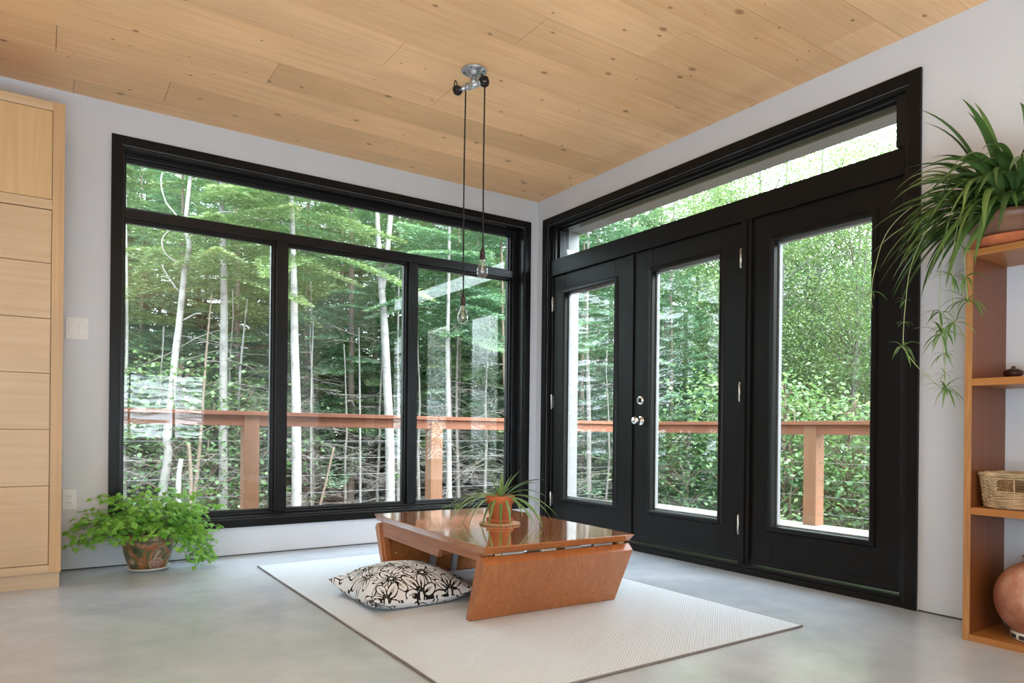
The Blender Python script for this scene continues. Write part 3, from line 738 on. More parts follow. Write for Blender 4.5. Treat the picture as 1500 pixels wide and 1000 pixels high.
# single white and grey stems that the photograph shows one by one
STEMS = {
 'b1': ([(-1.84,7.45,-0.69),(-1.84,7.45,-0.2),(-1.78,7.41,0.39),(-1.8,7.42,0.66),(-1.75,7.39,1.2),(-1.7,7.35,1.95),(-1.65,7.32,2.49),(-1.59,7.28,3.24),(-1.53,7.24,3.67),(-1.58,7.27,4),(-1.52,7.23,4.86),(-1.47,7.2,5.72)],0.065),
 'b2': ([(-0.94,7.44,-0.8),(-0.96,7.45,1.11),(-0.96,7.46,2.8),(-0.99,7.48,4.03),(-1.06,7.53,5.83)],0.073),
 'b3': ([(-1.72,6.76,-0.67),(-1.72,6.76,0.05),(-1.69,6.74,0.34)],0.041),
 'b4': ([(-1.55,6.77,-0.68),(-1.55,6.77,0.05),(-1.58,6.79,0.56)],0.031),
 'b5': ([(-1.47,7.2,-0.68),(-1.42,7.16,-0.15),(-1.37,7.13,0.45),(-1.33,7.11,1.2),(-1.29,7.07,2.06),(-1.23,7.04,2.92)],0.034),
 'b6': ([(-0.69,8.24,-0.92),(-0.61,8.19,-0.07),(-0.58,8.17,0.65),(-0.54,8.14,1.85),(-0.45,8.08,3.06)],0.041),
 'b7': ([(-2.23,8.91,-0.77),(-2.25,8.93,1.1),(-2.23,8.92,2.51),(-2.28,8.95,5.21)],0.031),
 'b8': ([(-0.09,6.27,-0.67),(-0.11,6.28,1.11),(-0.14,6.3,2.18),(-0.16,6.32,3.26),(-0.21,6.35,4.77)],0.075),
 'b9': ([(1.34,5.9,-0.66),(1.32,5.92,0.69),(1.28,5.95,1.59),(1.23,5.98,2.6),(1.17,6.02,3.39),(1.13,6.05,4.17),(1.09,6.08,5.41)],0.073),
 'b11': ([(1.31,7.13,-0.8),(1.29,7.15,1.16),(1.26,7.16,2.63)],0.027),
 'b12': ([(2,7.03,-0.83),(1.99,7.04,1.17),(1.97,7.05,2.43),(1.98,7.04,3.93)],0.033),
 'b13': ([(0.55,7.52,-0.79),(0.53,7.54,1.15),(0.55,7.52,2.72)],0.022),
 'b14': ([(0.36,6.56,-0.64),(0.46,6.5,-0.05),(0.56,6.43,0.51)],0.02),
 'b15': ([(2.39,5.8,-0.66),(2.36,5.82,1.16),(2.34,5.83,2.33),(2.35,5.83,4.33)],0.049),
 'b16': ([(3.53,5.76,-0.6),(3.52,5.76,1.19),(3.48,5.8,1.93),(3.43,5.83,3.9)],0.037),
 'b17': ([(3.02,6.58,-0.78),(2.97,6.62,1.19),(2.98,6.61,2.72)],0.038),
 'b18': ([(5.03,5.23,-0.76),(5.01,5.24,1.21),(4.97,5.27,2.49),(4.98,5.27,3.76)],0.048),
 'b19': ([(9.13,7.29,0.68),(9.16,7.27,3.01),(9.21,7.24,4.35),(9.28,7.19,5.84)],0.075),
 'b20': ([(6.49,4.24,-0.93),(6.48,4.25,0.09)],0.025),
 'b22': ([(9.7,4.49,-1.62),(9.7,4.49,1.31),(9.73,4.47,3.52),(9.79,4.44,5.72)],0.044),
 'b23': ([(10.6,3.29,-1.52),(10.55,3.32,1.03),(10.59,3.29,2.17),(10.71,3.21,4.15)],0.043),
 'b24': ([(12.93,5.94,-2.1),(12.9,5.96,1.07),(12.99,5.9,2.83),(13.15,5.79,4.94),(13.19,5.76,6.71)],0.088),
 'b25': ([(7.79,1.56,-1.03),(7.8,1.56,0.09),(7.83,1.54,0.66)],0.034),
 'b26': ([(11.74,4.33,-1.77),(11.72,4.34,-0.2),(11.63,4.4,1.36)],0.047),
 'b27': ([(13.61,6.69,-2.08),(13.62,6.68,1.45),(13.48,6.77,3.68)],0.074)}
SL = {  # key: name, bark, label, grows on upwards?
 'b1': ('birch_tree', 'birchbark', 'leaning white birch trunk with a kink, left pane of the window', 3.0),
 'b2': ('fir_tree', 'birchbark', 'straight pale fir trunk with grey dead branches right of the kinked birch', 3.5),
 'b3': ('birch_stump', 'birchbark', 'short white birch stump just behind the potted geranium', 0),
 'b4': ('broken_sapling', 'tanbark', 'short tan broken stem left of the pale straight trunk', 0),
 'b5': ('tan_sapling', 'tanbark', 'thin tan leaning stem between the white birch and the straight grey trunk', 1.0),
 'b6': ('birch_sapling', 'birchbark', 'thin pale leaning stem beside the leftmost railing post', 1.0),
 'b7': ('birch_sapling', 'birchbark', 'thin white stem at the very left edge of the window glass', 2.0),
 'b8': ('fir_tree', 'birchbark', 'thick pale fir trunk at the left of the middle pane', 4.0),
 'b9': ('birch_tree', 'birchbark', 'mottled white birch trunk at the right of the middle pane, forked at the top', 4.0),
 'b11': ('birch_sapling', 'birchbark', 'thin white stem in the middle of the middle pane', 1.0),
 'b12': ('birch_sapling', 'birchbark', 'thin white stem immediately right of the mottled forked birch', 1.5),
 'b13': ('birch_sapling', 'birchbark', 'hair-thin pale stem right beside the thick pale fir trunk', 1.0),
 'b14': ('leaning_sapling', 'tanbark', 'very thin slanting stem low in the middle pane', 0),
 'b15': ('fir_tree', 'birchbark', 'slim pale fir trunk right of the cedar post in the right pane', 3.0),
 'b16': ('birch_sapling', 'tanbark', 'thin pale trunk at the right edge of the right pane', 2.0),
 'b17': ('fir_tree', 'greybark', 'grey thin fir trunk just right of the slim pale one in the right pane', 1.5),
 'b18': ('fir_tree', 'greybark', 'pale grey fir trunk seen through the left patio door', 3.0),
 'b19': ('birch_tree', 'birchbark', 'white trunk rising above the firs seen through the knobbed patio door', 2.0),
 'b20': ('birch_sapling', 'birchbark', 'short thin stem low in the knobbed patio door', 0),
 'b22': ('birch_tree', 'birchbark', 'pale thin trunk at the left edge of the fixed door panel', 2.0),
 'b23': ('birch_tree', 'birchbark', 'white slender trunk near the right edge of the fixed door panel', 2.0),
 'b24': ('grey_tree', 'greybark', 'tall grey forked trunk behind the maples in the fixed door panel', 2.0),
 'b25': ('birch_sapling', 'birchbark', 'short white stem low at the right edge of the fixed door panel', 0),
 'b26': ('grey_sapling', 'greybark', 'thin grey stem below the rail right of the post in the fixed door panel', 0),
 'b27': ('grey_tree', 'greybark', 'grey trunk low behind the maples at the left of the fixed door panel', 1.0)}
def smooth_pts(pts, n=5):
    P = [Vector(p) for p in pts]; out = []
    for i in range(len(P)-1):
        p0 = P[max(i-1, 0)]; p1 = P[i]; p2 = P[i+1]; p3 = P[min(i+2, len(P)-1)]
        for k in range(n):
            t = k/n; out.append(.5*((2*p1)+(p2-p0)*t+(2*p0-5*p1+4*p2-p3)*t*t+(3*p1-3*p2+p3-p0)*t**3))
    out.append(P[-1]); return out
for key, (pts, r0) in STEMS.items():
    nm, bark, lab, upx = SL[key]; rs = random.Random(key)
    b = Vector(pts[0]); base = Vector((b.x, b.y, GZ)); root = thing(nm, lab, 'tree', tuple(base))
    P = [base]+[Vector(p) for p in pts] if b.z > GZ+.1 else [Vector(p) for p in pts]
    if upx >= 2: P.append(P[-1]+(P[-1]-P[-2]).normalized()*(upx+3.5))
    sp = smooth_pts(P, 6); n = len(sp)
    MB().tube([p-base for p in sp], [r0*(1.1-(.9 if upx else .3)*(i/n)**1.6) for i in range(n)], 10).build('trunk', M[bark], root)
    if key == 'b9':
        fk = [Vector(q) for q in ((1.2,6,3.05),(1.26,5.96,3.72),(1.3,5.93,4.29),(1.37,5.89,5.19),(1.5,5.9,7.5))]
        MB().tube([p-base for p in smooth_pts(fk, 4)], [.045]*17, 8).build('fork', M[bark], root)
    if key == 'b1':
        for br in ([(-1.56,7.26,3.73),(-1.35,7.12,4.09),(-1.15,6.98,4.2),(-0.89,6.8,4.2),(-0.63,6.63,4.09),(-0.42,6.49,4.12),(-0.15,6.31,3.98)],
                   [(-1.55,7.26,3.9),(-1.72,7.3,4.15),(-1.85,7.4,4.35),(-1.92,7.4,4.62),(-1.9,7.4,4.8)], [(-1.66,7.33,2.95),(-1.82,7.4,3.2),(-1.9,7.4,3.36)],
                   [(-1.6,7.28,2.5),(-1.45,7.2,2.6),(-1.35,7.2,2.62)], [(-1.57,7.28,3.35),(-1.85,7.3,3.5),(-1.9,7.35,3.75),(-1.75,7.3,3.95)]):
            MB().tube([Vector(p)-base for p in smooth_pts(br, 4)], .013, 5).build('branch', M['birchbark'], root)
    if upx >= 1 and key not in ('b1', 'b9', 'b8'):    # dead side twigs
        dm = dead_mesh(rs, 1.2, 4.6, 16 if key != 'b2' else 34, .8 if key != 'b2' else 1.5, .006, 7)
        lo = sp[0]; 
        for i, v in enumerate(dm.v):
            f = min(max(v[2]/(sp[-1].z-base.z), 0), 1)*(n-1); k = int(f); q = sp[k]-base; dm.v[i] = (v[0]+q.x, v[1]+q.y, v[2])
        dm.build('dead_twigs', M['deadtwig'], root)
    if key in ('b2', 'b8', 'b15', 'b18', 'b17'):          # these stems are firs: the live crown starts above the window's middle
        z0_ = {'b2': 4.9, 'b8': 5.1, 'b15': 4.3, 'b18': 4.0, 'b17': 4.2}[key]; rr = np.random.default_rng(200+int(key[1:]))
        q, t = fir_foliage(rr, z0_+7.5, z0_, {'b2': 1.75, 'b8': 1.7}.get(key, 1.3), 62, 1.15)
        k_ = min(int((z0_+.5)/(sp[-1].z-base.z)*(n-1)), n-1); o_ = sp[k_]-base
        np_mesh('foliage', q+np.array([o_.x, o_.y, 0]), t, M['fir' if key in ('b2', 'b8') else 'fir2'], root)
    if upx >= 2 and key in ('b1', 'b9', 'b22', 'b23', 'b19', 'b24'):
        rr = np.random.default_rng(abs(hash(key)) % 1000 if False else int(key[1:])); q, t, c = broad_foliage(rr, 0, 3.2, 1.3, 60, 34, .065)
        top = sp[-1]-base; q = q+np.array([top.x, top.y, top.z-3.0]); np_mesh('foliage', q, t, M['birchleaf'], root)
# ================================================================== FURNITURE AND THINGS
# ---------------- tall birch cabinet against the left wall
cab = thing('tall_cabinet', 'tall pale birch cabinet with one upper door above six flat drawers', 'cabinet', (-3.846, -.235, 0))
co_ = (3.846, .235, 0)
X0, X1, YF = -4.346, -3.346, -.47
m = MB()
m.box(X0, X0+.018, YF+.02, -.002, .078, 2.483); m.box(X1-.018, X1, YF+.02, -.002, .078, 2.483); m.box(X0, X1, -.02, -.002, .078, 2.483)
m.box(X0+.018, X1-.018, YF+.02, -.02, 2.465, 2.483); m.box(X0+.018, X1-.018, YF+.02, -.02, .078, .098)
m.build('carcass', M['birchedge'], cab, co_)
for a in (X0, X1-.052): MB().box(a, a+.052, YF, YF+.02, .078, 2.483).build('stile', M['birchedge'], cab, co_, bevel=.001)
for z0, z1 in ((2.437, 2.483), (1.932, 1.982), (.078, .119)): MB().box(X0+.052, X1-.052, YF+.0005, YF+.02, z0, z1).build('rail', M['birch'], cab, co_, bevel=.001)
MB().box(X0+.01, X1-.006, YF+.017, YF+.035, 0, .0775).build('kickboard', M['palekick'], cab, co_, bevel=.001)
MB().box(X0+.055, X1-.055, YF+.002, YF+.018, 1.985, 2.434).build('door', M['birchv'], cab, co_, bevel=.0012)
zz = [1.929, 1.657, 1.375, 1.096, .810, .523, .122]
for i in range(6):
    MB().box(X0+.055, X1-.055, YF+.002, YF+.018, zz[i+1]+.0015, zz[i]-.0015).build('drawer', M['birch'], cab, co_, bevel=.0012)
MB().box(X0+.02, X1-.02, YF+.0185, YF+.03, .1, 2.46).build('inner_backing_panel', M['birchedge'], cab, co_)  # birch sheet behind door and drawers, closing their gaps

# ---------------- switch plate and outlet
sw = thing('light_switch', 'white double wall switch plate between the cabinet and the large window', 'light switch', (-3.27, 0, 1.39))
MB().box(-.055, .055, -.006, -.0005, -.063, .063).build('plate', M['plastic'], sw, bevel=.002)
for cx_ in (-.024, .024):
    MB().box(cx_-.0165, cx_+.0165, -.0095, -.006, -.034, .034).build('rocker', M['plastic'], sw, bevel=.0015)
MB().box(.004, .0065, -.0105, -.0095, -.025, .02).build('dimmer_slider', M['saucerwhite'], sw)
for cx_ in (-.024, .024):
    for z in (-.048, .048):
        m = MB(); m.sphere((cx_, -.0062, z), .003, 6); m.build('screw', M['hinge'], sw)
ou = thing('power_outlet', 'white double power outlet low on the wall beside the cabinet', 'outlet', (-3.298, 0, .405))
MB().box(-.035, .035, -.006, -.0005, -.0585, .0585).build('plate', M['plastic'], ou, bevel=.002)
MB().box(-.0165, .0165, -.0085, -.006, -.034, .034).build('socket_insert', M['plastic'], ou, bevel=.001)
for z in (-.018, .018):
    for cx_, h in ((-.0065, .004), (.0065, .005)): MB().box(cx_-.0012, cx_+.0012, -.0089, -.0084, z-h+.003, z+h+.003).build('slot', M['slot'], ou)
    m = MB(); m.tube([(0, -.0084, z-.008), (0, -.009, z-.008)], .0022, 8); m.build('slot', M['slot'], ou)

# ---------------- rug
rug = thing('area_rug', 'flat woven off-white rug with a thin grey binding under the low table', 'rug', (-1.54, -1.708, 0))
m = MB(); nx, ny = 24, 36; rr = random.Random(4)
vs = []; 
for j in range(ny+1):
    for i in range(nx+1):
        u = -.82+1.64*i/nx; v = -1.2525+2.505*j/ny
        vs.append((u+.004*math.sin(v*6)*(1 if abs(u) > .8 else 0), v, .0085))
fs = [(j*(nx+1)+i, j*(nx+1)+i+1, (j+1)*(nx+1)+i+1, (j+1)*(nx+1)+i) for j in range(ny) for i in range(nx)]
m.add(vs, fs, True); m.box(-.815, .815, -1.247, 1.247, .001, .008)
m.build('woven_field', M['rug'], rug)
m = MB()
ed = [(-.82+1.64*t/20, -1.2525) for t in range(21)]+[(.82, -1.2525+2.505*t/30) for t in range(1, 31)]+[(.82-1.64*t/20, 1.2525) for t in range(1, 21)]+[(-.82, 1.2525-2.505*t/30) for t in range(1, 31)]
m.tube([(a, b, .0048) for a, b in ed], .0046, 6, False)
m.build('binding', M['rugedge'], rug)

# ---------------- low folding table
tb = thing('low_table', 'low varnished cherry drop-leaf table with inward-slanting panel legs on the rug', 'table', (-1.482, -1.672, .0095), math.radians(-2.6))
W2, L2, TH = .404, .645, .3365
m = MB()
top = [(-W2,-L2),(W2,-L2),(W2,L2),(-W2,L2)]; bot = [(-W2+.010,-L2+.028),(W2-.010,-L2+.028),(W2-.010,L2-.028),(-W2+.010,L2-.028)]
vs = [(x, y, TH) for x, y in top]+[(x, y, TH-.004) for x, y in top]+[(x, y, TH-.034) for x, y in bot]
m.add(vs, [(0,1,2,3),(11,10,9,8)]+[(4+i, 4+(i+1) % 4, (i+1) % 4, i) for i in range(4)]+[(8+i, 8+(i+1) % 4, 4+(i+1) % 4, 4+i) for i in range(4)])
m.build('tabletop', M['teaktop'], tb, bevel=.001)
for sg in (-1, 1):
    prof = [(-.610, .2895), (-.641, .262), (-.512, .0015), (-.480, .0015), (-.578, .2895)]
    poly = [(p[0]*-sg*-1 if sg == -1 else -p[0], p[1]) for p in prof]
    if sg == -1: poly = [(p[0], p[1]) for p in prof]
    m = MB(); m.prism(poly if sg == -1 else poly[::-1], 'x', -W2+.003, W2-.003)
    leg = m.build('leg_panel', M['teak'], tb, bevel=.0012)
    ip = [(-.577, .275), (-.481, .012), (-.473, .012), (-.569, .275)]
    if sg == 1: ip = [(-p[0], p[1]) for p in ip][::-1]
    MB().prism(ip, 'x', -W2+.05, W2-.05).build('inner_liner', M['palepanel'] if sg == -1 else M['teak'], leg)
for sx in (-1, 1):
    x0 = sx*(W2-.034); x1 = sx*(W2-.012)
    m = MB(); prof = [(-.575, .302), (-.575, .268), (-.19, .262), (-.17, .222), (.535, .222), (.570, .302)]
    m.prism(prof, 'x', min(x0, x1), max(x0, x1)); m.build('apron', M['teakedge'], tb, bevel=.001)
# end stringers under the top and the inner block beside the notch
m = MB(); m.box(-W2+.036, W2-.036, .44, .47, .225, .302); m.build('stringer', M['teakedge'], tb)
m = MB(); m.box(-W2+.036, W2-.036, -.15, -.12, .225, .302); m.build('stringer', M['teakedge'], tb)
m = MB(); m.prism([(.545, .295), (.575, .295), (.495, .0015), (.462, .0015)], 'x', -W2+.012, -W2+.045); m.build('side_cheek', M['teak'], tb, bevel=.001)
m = MB(); m.prism([(.545, .295), (.575, .295), (.495, .0015), (.462, .0015)], 'x', W2-.045, W2-.012); m.build('side_cheek', M['teak'], tb, bevel=.001)
for (xx) in (-.155, -.02):
    m = MB(); m.prism([(.36, .300), (.385, .300), (.46, .012), (.435, .012)], 'x', xx, xx+.034); m.build('metal_strut', M['steel'], tb, bevel=.003)
m = MB(); m.box(-.16, .02, .345, .40, .285, .3015); m.build('strut_bracket', M['steel'], tb, bevel=.002)
for (a, b, mt) in ((-.335, -.305, 'brass'), (-.30, -.19, 'steel'), (-.10, -.02, 'hinge'), (.03, .12, 'steel'), (.19, .30, 'steel'), (.335, .37, 'brass')):
    for sg in (-1, 1):
        m = MB(); m.box(a, b, sg*.592, sg*.612, .291, .300); m.tube([(a+.004, sg*.606, .2962), (b-.004, sg*.606, .2962)], .0042, 8)
        m.build('hinge', M[mt], tb, bevel=.0008)
for z in (.235, .13):
    for sx in (-1, 1): m = MB(); m.sphere((sx*(W2-.075), .548-(.285-z)*.30, z), .006, 5); m.build('dowel_cap', M['brass'], tb)
MB().box(W2-.060, W2-.040, -.50, .20, .085, .225).build('storage_board', M['palepanel'], tb, bevel=.001)

# ---------------- cushion with inked flowers
def cushion():
    n = 350; S = .275
    u = np.linspace(-1, 1, n); U, V = np.meshgrid(u, u)
    prof = (np.clip(1-np.abs(U)**2.6, 0, 1)**.62)*(np.clip(1-np.abs(V)**2.6, 0, 1)**.62)
    wr = .006*np.sin(9*U+3*np.sin(5*V))*np.exp(-3*(1-np.maximum(np.abs(U), np.abs(V))))+.004*np.sin(14*V+4*U)*np.abs(U)**2
    pinch = 1-.07*(1-np.abs(V)**1.5)*np.abs(U)**3; pinch2 = 1-.07*(1-np.abs(U)**1.5)*np.abs(V)**3
    Xc = S*U*pinch; Yc = S*V*pinch2
    edge = np.maximum(np.abs(U), np.abs(V))
    cup = .030*((np.abs(U)*np.abs(V))**3)            # corners lift off the rug
    sag = .045*U*0
    zt = .128*prof+wr*(edge < .985)+.035+cup
    zb = .035-.030*np.minimum(prof*2.2, 1)+cup
    # pattern: hand-inked blossoms; returned as 0..1 ink
    rs = random.Random(12)
    def ink(Xp, Yp, flowers):
        I = np.zeros_like(Xp)
        for (cx, cy, R, k, ph, sq) in flowers:
            dx = Xp-cx; dy = (Yp-cy)/sq; r = np.hypot(dx, dy); near = r < R*1.25
            if not near.any(): continue
            th = np.arctan2(dy, dx)+ph
            idx = np.floor(th*k/(2*PI)+.5); loc = (th*k/(2*PI)+.5-np.floor(th*k/(2*PI)+.5)-.5)*2     # -1..1 in a petal
            vary = .86+.16*np.sin(idx*2.3+cx*30)
            half = loc*(PI/k)
            # petal outline: an ellipse along the petal axis
            al = r*np.cos(half)/(R*vary); ac = r*np.sin(half)/(R*vary)
            e = ((al-.57)/.43)**2+(ac/(.47*math.sin(PI/k)))**2
            I[near & (e < .86) & (al > .1)] = 0
            wdt = .19+.06*np.sin(3*half*k+idx)
            I = np.where(near & (np.abs(e-.86) < wdt), 1, I)
            for off in (0, .075, -.075):
                I = np.where(near & (np.abs(ac-off*al) < .011+.006*(al < .45)) & (al > .19) & (al < (.78 if off == 0 else .6)), 1, I)
            I = np.where((r < R*.13) & (r > R*.075), 1, I); I = np.where(r < R*.07, 0, I); 
        return I
    fl = []
    cand = [(-.17,.15),(.015,.16),(.20,.14),(-.08,.01),(.11,-.01),(-.215,-.05),(.245,-.02),(-.13,-.17),(.035,-.165),(.20,-.18),(-.255,.26),(-.06,.265),(.12,.27),(-.265,-.235),(-.02,-.27),(.265,.25),(-.045,-.09),(-.15,.06),(.12,.08),(.12,-.27),(-.2,-.27)]
    for (a, b) in cand: fl.append((a+rs.uniform(-.012, .012), b+rs.uniform(-.012, .012), rs.uniform(.098, .118), rs.choice((6, 7, 7)), rs.uniform(0, 6), rs.uniform(.85, 1.1)))
    It = ink(S*U, S*V, fl); Ib = ink(S*V, -S*U, fl)
    root_v = []; 
    top = np.stack([Xc, Yc, zt], -1).reshape(-1, 3); botv = np.stack([Xc, Yc, zb], -1).reshape(-1, 3)
    edge_mask = (edge >= .9999).reshape(-1); top[edge_mask, 2] = botv[edge_mask, 2]
    V3 = np.concatenate([top, botv]); ii = np.arange(n*n).reshape(n, n)
    q = np.stack([ii[:-1, :-1], ii[:-1, 1:], ii[1:, 1:], ii[1:, :-1]], -1).reshape(-1, 4); qb = (q+n*n)[:, ::-1]
    F = np.concatenate([q, qb]).astype(np.int32)
    me = bpy.data.meshes.new('cushion'); nv = len(V3); nf = len(F)
    me.vertices.add(nv); me.vertices.foreach_set('co', V3.astype(np.float32).ravel())
    me.loops.add(nf*4); me.loops.foreach_set('vertex_index', F.ravel())
    me.polygons.add(nf); me.polygons.foreach_set('loop_start', np.arange(0, nf*4, 4, dtype=np.int32))
    me.polygons.foreach_set('use_smooth', np.ones(nf, dtype=bool))
    a = me.attributes.new('ink', 'FLOAT', 'POINT'); a.data.foreach_set('value', np.concatenate([It.reshape(-1), Ib.reshape(-1)]).astype(np.float32))
    mt, nt, p, out = newmat('cream_cotton_with_ink_flowers')
    at = N(nt, 'ShaderNodeAttribute', attribute_name='ink')
    L(nt, ramp(nt, at.outputs['Fac'], [(.42, (.72, .745, .78)), (.58, (.012, .011, .012))]), p.inputs['Base Color'])
    p.inputs['Roughness'].default_value = .9; p.inputs['Specular IOR Level'].default_value = .15
    n2 = N(nt, 'ShaderNodeTexNoise', i_Scale=420.0); L(nt, coords(nt), n2.inputs['Vector']); bump(nt, p, n2.outputs[0], .15, .002)
    me.materials.append(mt); me.update(calc_edges=True)
    o = bpy.data.objects.new('cushion', me); col.objects.link(o); return o
cu = cushion(); cu.location = (-1.955, -1.600, .0095); cu.rotation_euler = (0, 0, math.radians(1))
tag(cu, 'cream cushion printed with black line-drawn flowers, half under the low table', 'cushion')

# ---------------- plants: ribbon leaves and lobed leaves
def ribbon(mb, base, az, elev, length, width, droop, seg=12, twist=0.0, fold=.35, tint=.5, curlx=0.0, minz=None):
    p = Vector(base); d = Vector((math.cos(az)*math.cos(elev), math.sin(az)*math.cos(elev), math.sin(elev)))
    side0 = Vector((-math.sin(az), math.cos(az), 0)); vs = []; fs = []
    for i in range(seg+1):
        t = i/seg; wd = width*(min(1, .45+2.2*t) if t < .3 else 1)*(1 if t < .45 else max(.02, 1-((t-.45)/.55)**1.7))*.5
        side = (side0-d*side0.dot(d)).normalized(); nrm = side.cross(d).normalized()
        side = (side*math.cos(twist*t)+nrm*math.sin(twist*t)).normalized(); nrm = side.cross(d)
        up = nrm*wd*fold*(-1)
        vs += [tuple(p-side*wd-up), tuple(p), tuple(p+side*wd-up)]
        d = d+Vector((0, 0, -droop/seg))+side0*(curlx/seg); d.normalize(); p = p+d*(length/seg)
        if minz is not None and p.z < minz: p.z = minz; d.z = max(d.z, 0)
    for i in range(seg):
        a = i*3; fs += [(a, a+1, a+4, a+3), (a+1, a+2, a+5, a+4)]
    mb.add(vs, fs, True, tint); return p
def lobed(mb, c, nrm, fwd, size, r, tint):
    nrm = nrm.normalized(); fwd = (fwd-nrm*fwd.dot(nrm)).normalized(); sd = nrm.cross(fwd); out = [tuple(c)]
    prof = [(-150, .45), (-120, .78), (-100, .50), (-78, .92), (-62, .60), (-46, .98), (-32, .55), (-14, .90), (0, 1.12), (14, .90), (32, .55), (46, .98), (62, .60), (78, .92), (100, .50), (120, .78), (150, .45)]
    for a, q in prof:
        a = math.radians(a); rr = size*q*r.uniform(.9, 1.08)
        p = c+fwd*(math.cos(a)*rr)+sd*(math.sin(a)*rr)-nrm*(rr*rr/size*.22); out.append(tuple(p))
    n = len(prof); mb.add(out, [(0, i, i+1) for i in range(1, n)], True, tint)

def lathe_pot(name, mat, prof, parent, loc=(0,0,0), n=56):
    m = MB(); m.lathe(prof, n); return m.build(name, mat, parent, loc)

# potted geranium on the floor
ge = thing('potted_geranium', 'bushy scented geranium in a painted ceramic pot on the floor under the window', 'potted plant', (-2.915, -.215, 0))
lathe_pot('saucer', M['saucerwhite'], [(.001, .001), (.085, .001), (.118, .018), (.124, .022), (.119, .0235), (.085, .008), (.001, .007)], ge)
lathe_pot('pot', M['potpaint'], [(.001, .0085), (.072, .0085), (.092, .016), (.112, .055), (.128, .110), (.136, .165), (.139, .195), (.149, .210), (.153, .220), (.147, .223), (.133, .212), (.128, .19), (.001, .185)], ge)
m = MB(); m.lathe([(.128, .188), (.06, .197), (.001, .199)], 24); m.build('soil', M['soil'], ge)
rg = random.Random(42); stems = MB(); leaves = MB()
ns_ = 104
for i in range(ns_):
    a = rg.uniform(0, 2*PI); el = rg.uniform(.12, 1.35); 
    ln = rg.uniform(.20, .36)
    if math.sin(a) > .2: ln *= .42; el = max(el, .95)        # wall side: short, upright
    if math.cos(a) > .45 and math.sin(a) < .2: ln *= 1.12
    if i < 9: a = rg.uniform(-.75, -.05); el = rg.uniform(-.05, .35); ln = rg.uniform(.30, .42)
    elif i < 15: a = PI+rg.uniform(-.05, .75); el = rg.uniform(.25, .7); ln = rg.uniform(.28, .38)
    p = Vector((.07*math.cos(a)*rg.random(), .07*math.sin(a)*rg.random(), .19)); d = Vector((math.cos(a)*math.cos(el), math.sin(a)*math.cos(el), math.sin(el)+.35)).normalized()
    pts = [p.copy()]; K = 9
    for k in range(K):
        d = (d+Vector((rg.uniform(-.12, .12), rg.uniform(-.12, .12), -.16 if i >= 9 else -.25))).normalized(); p = p+d*(ln/K)
        if p.z < .03: p.z = .03
        if p.y > .185: p.y = .185; d.y = min(d.y, 0)
        if math.hypot(p.x, p.y) < .16 and p.z < .235: p.z = .235
        pts.append(p.copy())
        if k >= 2:
            for q in range(3 if k < 7 else 4):
                pa = a+rg.uniform(-1.9, 1.9); pl = rg.uniform(.02, .06)
                e = p+Vector((math.cos(pa)*pl, math.sin(pa)*pl, rg.uniform(.0, .035)))
                if e.y > .185: e.y = .185
                if math.hypot(e.x, e.y) < .17 and e.z < .245: e.z = .245
                e.z = max(e.z, .02)
                stems.tube([p, (p+e)/2+Vector((0, 0, .008)), e], .0009, 4, False)
                nr = Vector((math.cos(pa)*.5+rg.uniform(-.35, .35), math.sin(pa)*.5-.35+rg.uniform(-.35, .35), 1.0))
                lobed(leaves, e, nr, Vector((math.cos(pa), math.sin(pa), -.2)), rg.uniform(.014, .026), rg, min(1, max(0, .35+.4*k/K+rg.gauss(0, .13)+.25*(e.z-.25))))
    stems.tube(pts, [.0026-.0016*k/K for k in range(K+1)], 5, False)
stems.build('stems', M['stem'], ge); leaves.build('leaves', M['geranium'], ge)

# coaster, pot and small spider plant on the table
TZ = .0095+.3365
co2 = MB(); co2.lathe([(.001, .0), (.103, .0), (.106, .004), (.103, .009), (.001, .0095)], 48)
coaster = co2.build('coaster', M['cork'], None, (-1.470, -1.727, TZ+.0004)); tag(coaster, 'round pale cork coaster under the terracotta pot on the low table', 'coaster')
sp = thing('potted_spider_plant', 'small spider plant in a terracotta pot on the low table', 'potted plant', (-1.470, -1.727, TZ+.0101))
lathe_pot('saucer', M['terracotta'], [(.001, 0), (.056, 0), (.066, .004), (.072, .021), (.068, .022), (.061, .008), (.001, .006)], sp)
lathe_pot('pot', M['terracotta'], [(.001, .0065), (.047, .0065), (.0505, .010), (.064, .098), (.0635, .100), (.071, .101), (.0735, .103), (.0765, .136), (.0745, .139), (.069, .138), (.065, .118), (.001, .116)], sp)
m = MB(); m.lathe([(.0655, .119), (.03, .124), (.001, .126)], 24); m.build('soil', M['soil'], sp)
m = MB(); rs = random.Random(8); z0 = .124
spec = [(-.2,.55,.30,1.5),(0.0,.5,.31,1.3),(.15,.75,.24,1.2),(-.45,.4,.30,1.6),(.35,.9,.22,1.0),(-.6,.3,.26,1.7),(.9,1.1,.20,.8),(1.4,1.2,.15,.8),(2.6,.6,.27,1.5),(2.9,.5,.30,1.6),(3.2,.35,.32,1.5),(3.5,.3,.29,1.8),(2.3,.8,.22,1.4),(3.0,.2,.26,1.6),(-2.6,.4,.24,2.0),(-1.9,.5,.21,2.6),(-1.5,.4,.19,3.0),(-1.1,.5,.22,2.6),(-2.2,.3,.22,2.5),(.05,.95,.25,1.0),(.3,.35,.28,1.6),(-.9,.7,.22,1.9),(3.8,.7,.2,1.6),(-.1,.2,.24,1.9)]
rotl = -.59
for k, (a, el, ln, dr_) in enumerate(spec):
    ribbon(m, (.015*math.cos(a+rotl), .015*math.sin(a+rotl), z0), a+rotl, el, ln*1.05, .0150+.004*rs.random(), dr_*1.25, 14, rs.uniform(-.6, .6), .5, min(1, max(0, rs.gauss(.5, .22))), rs.uniform(-.3, .3), minz=-.006)
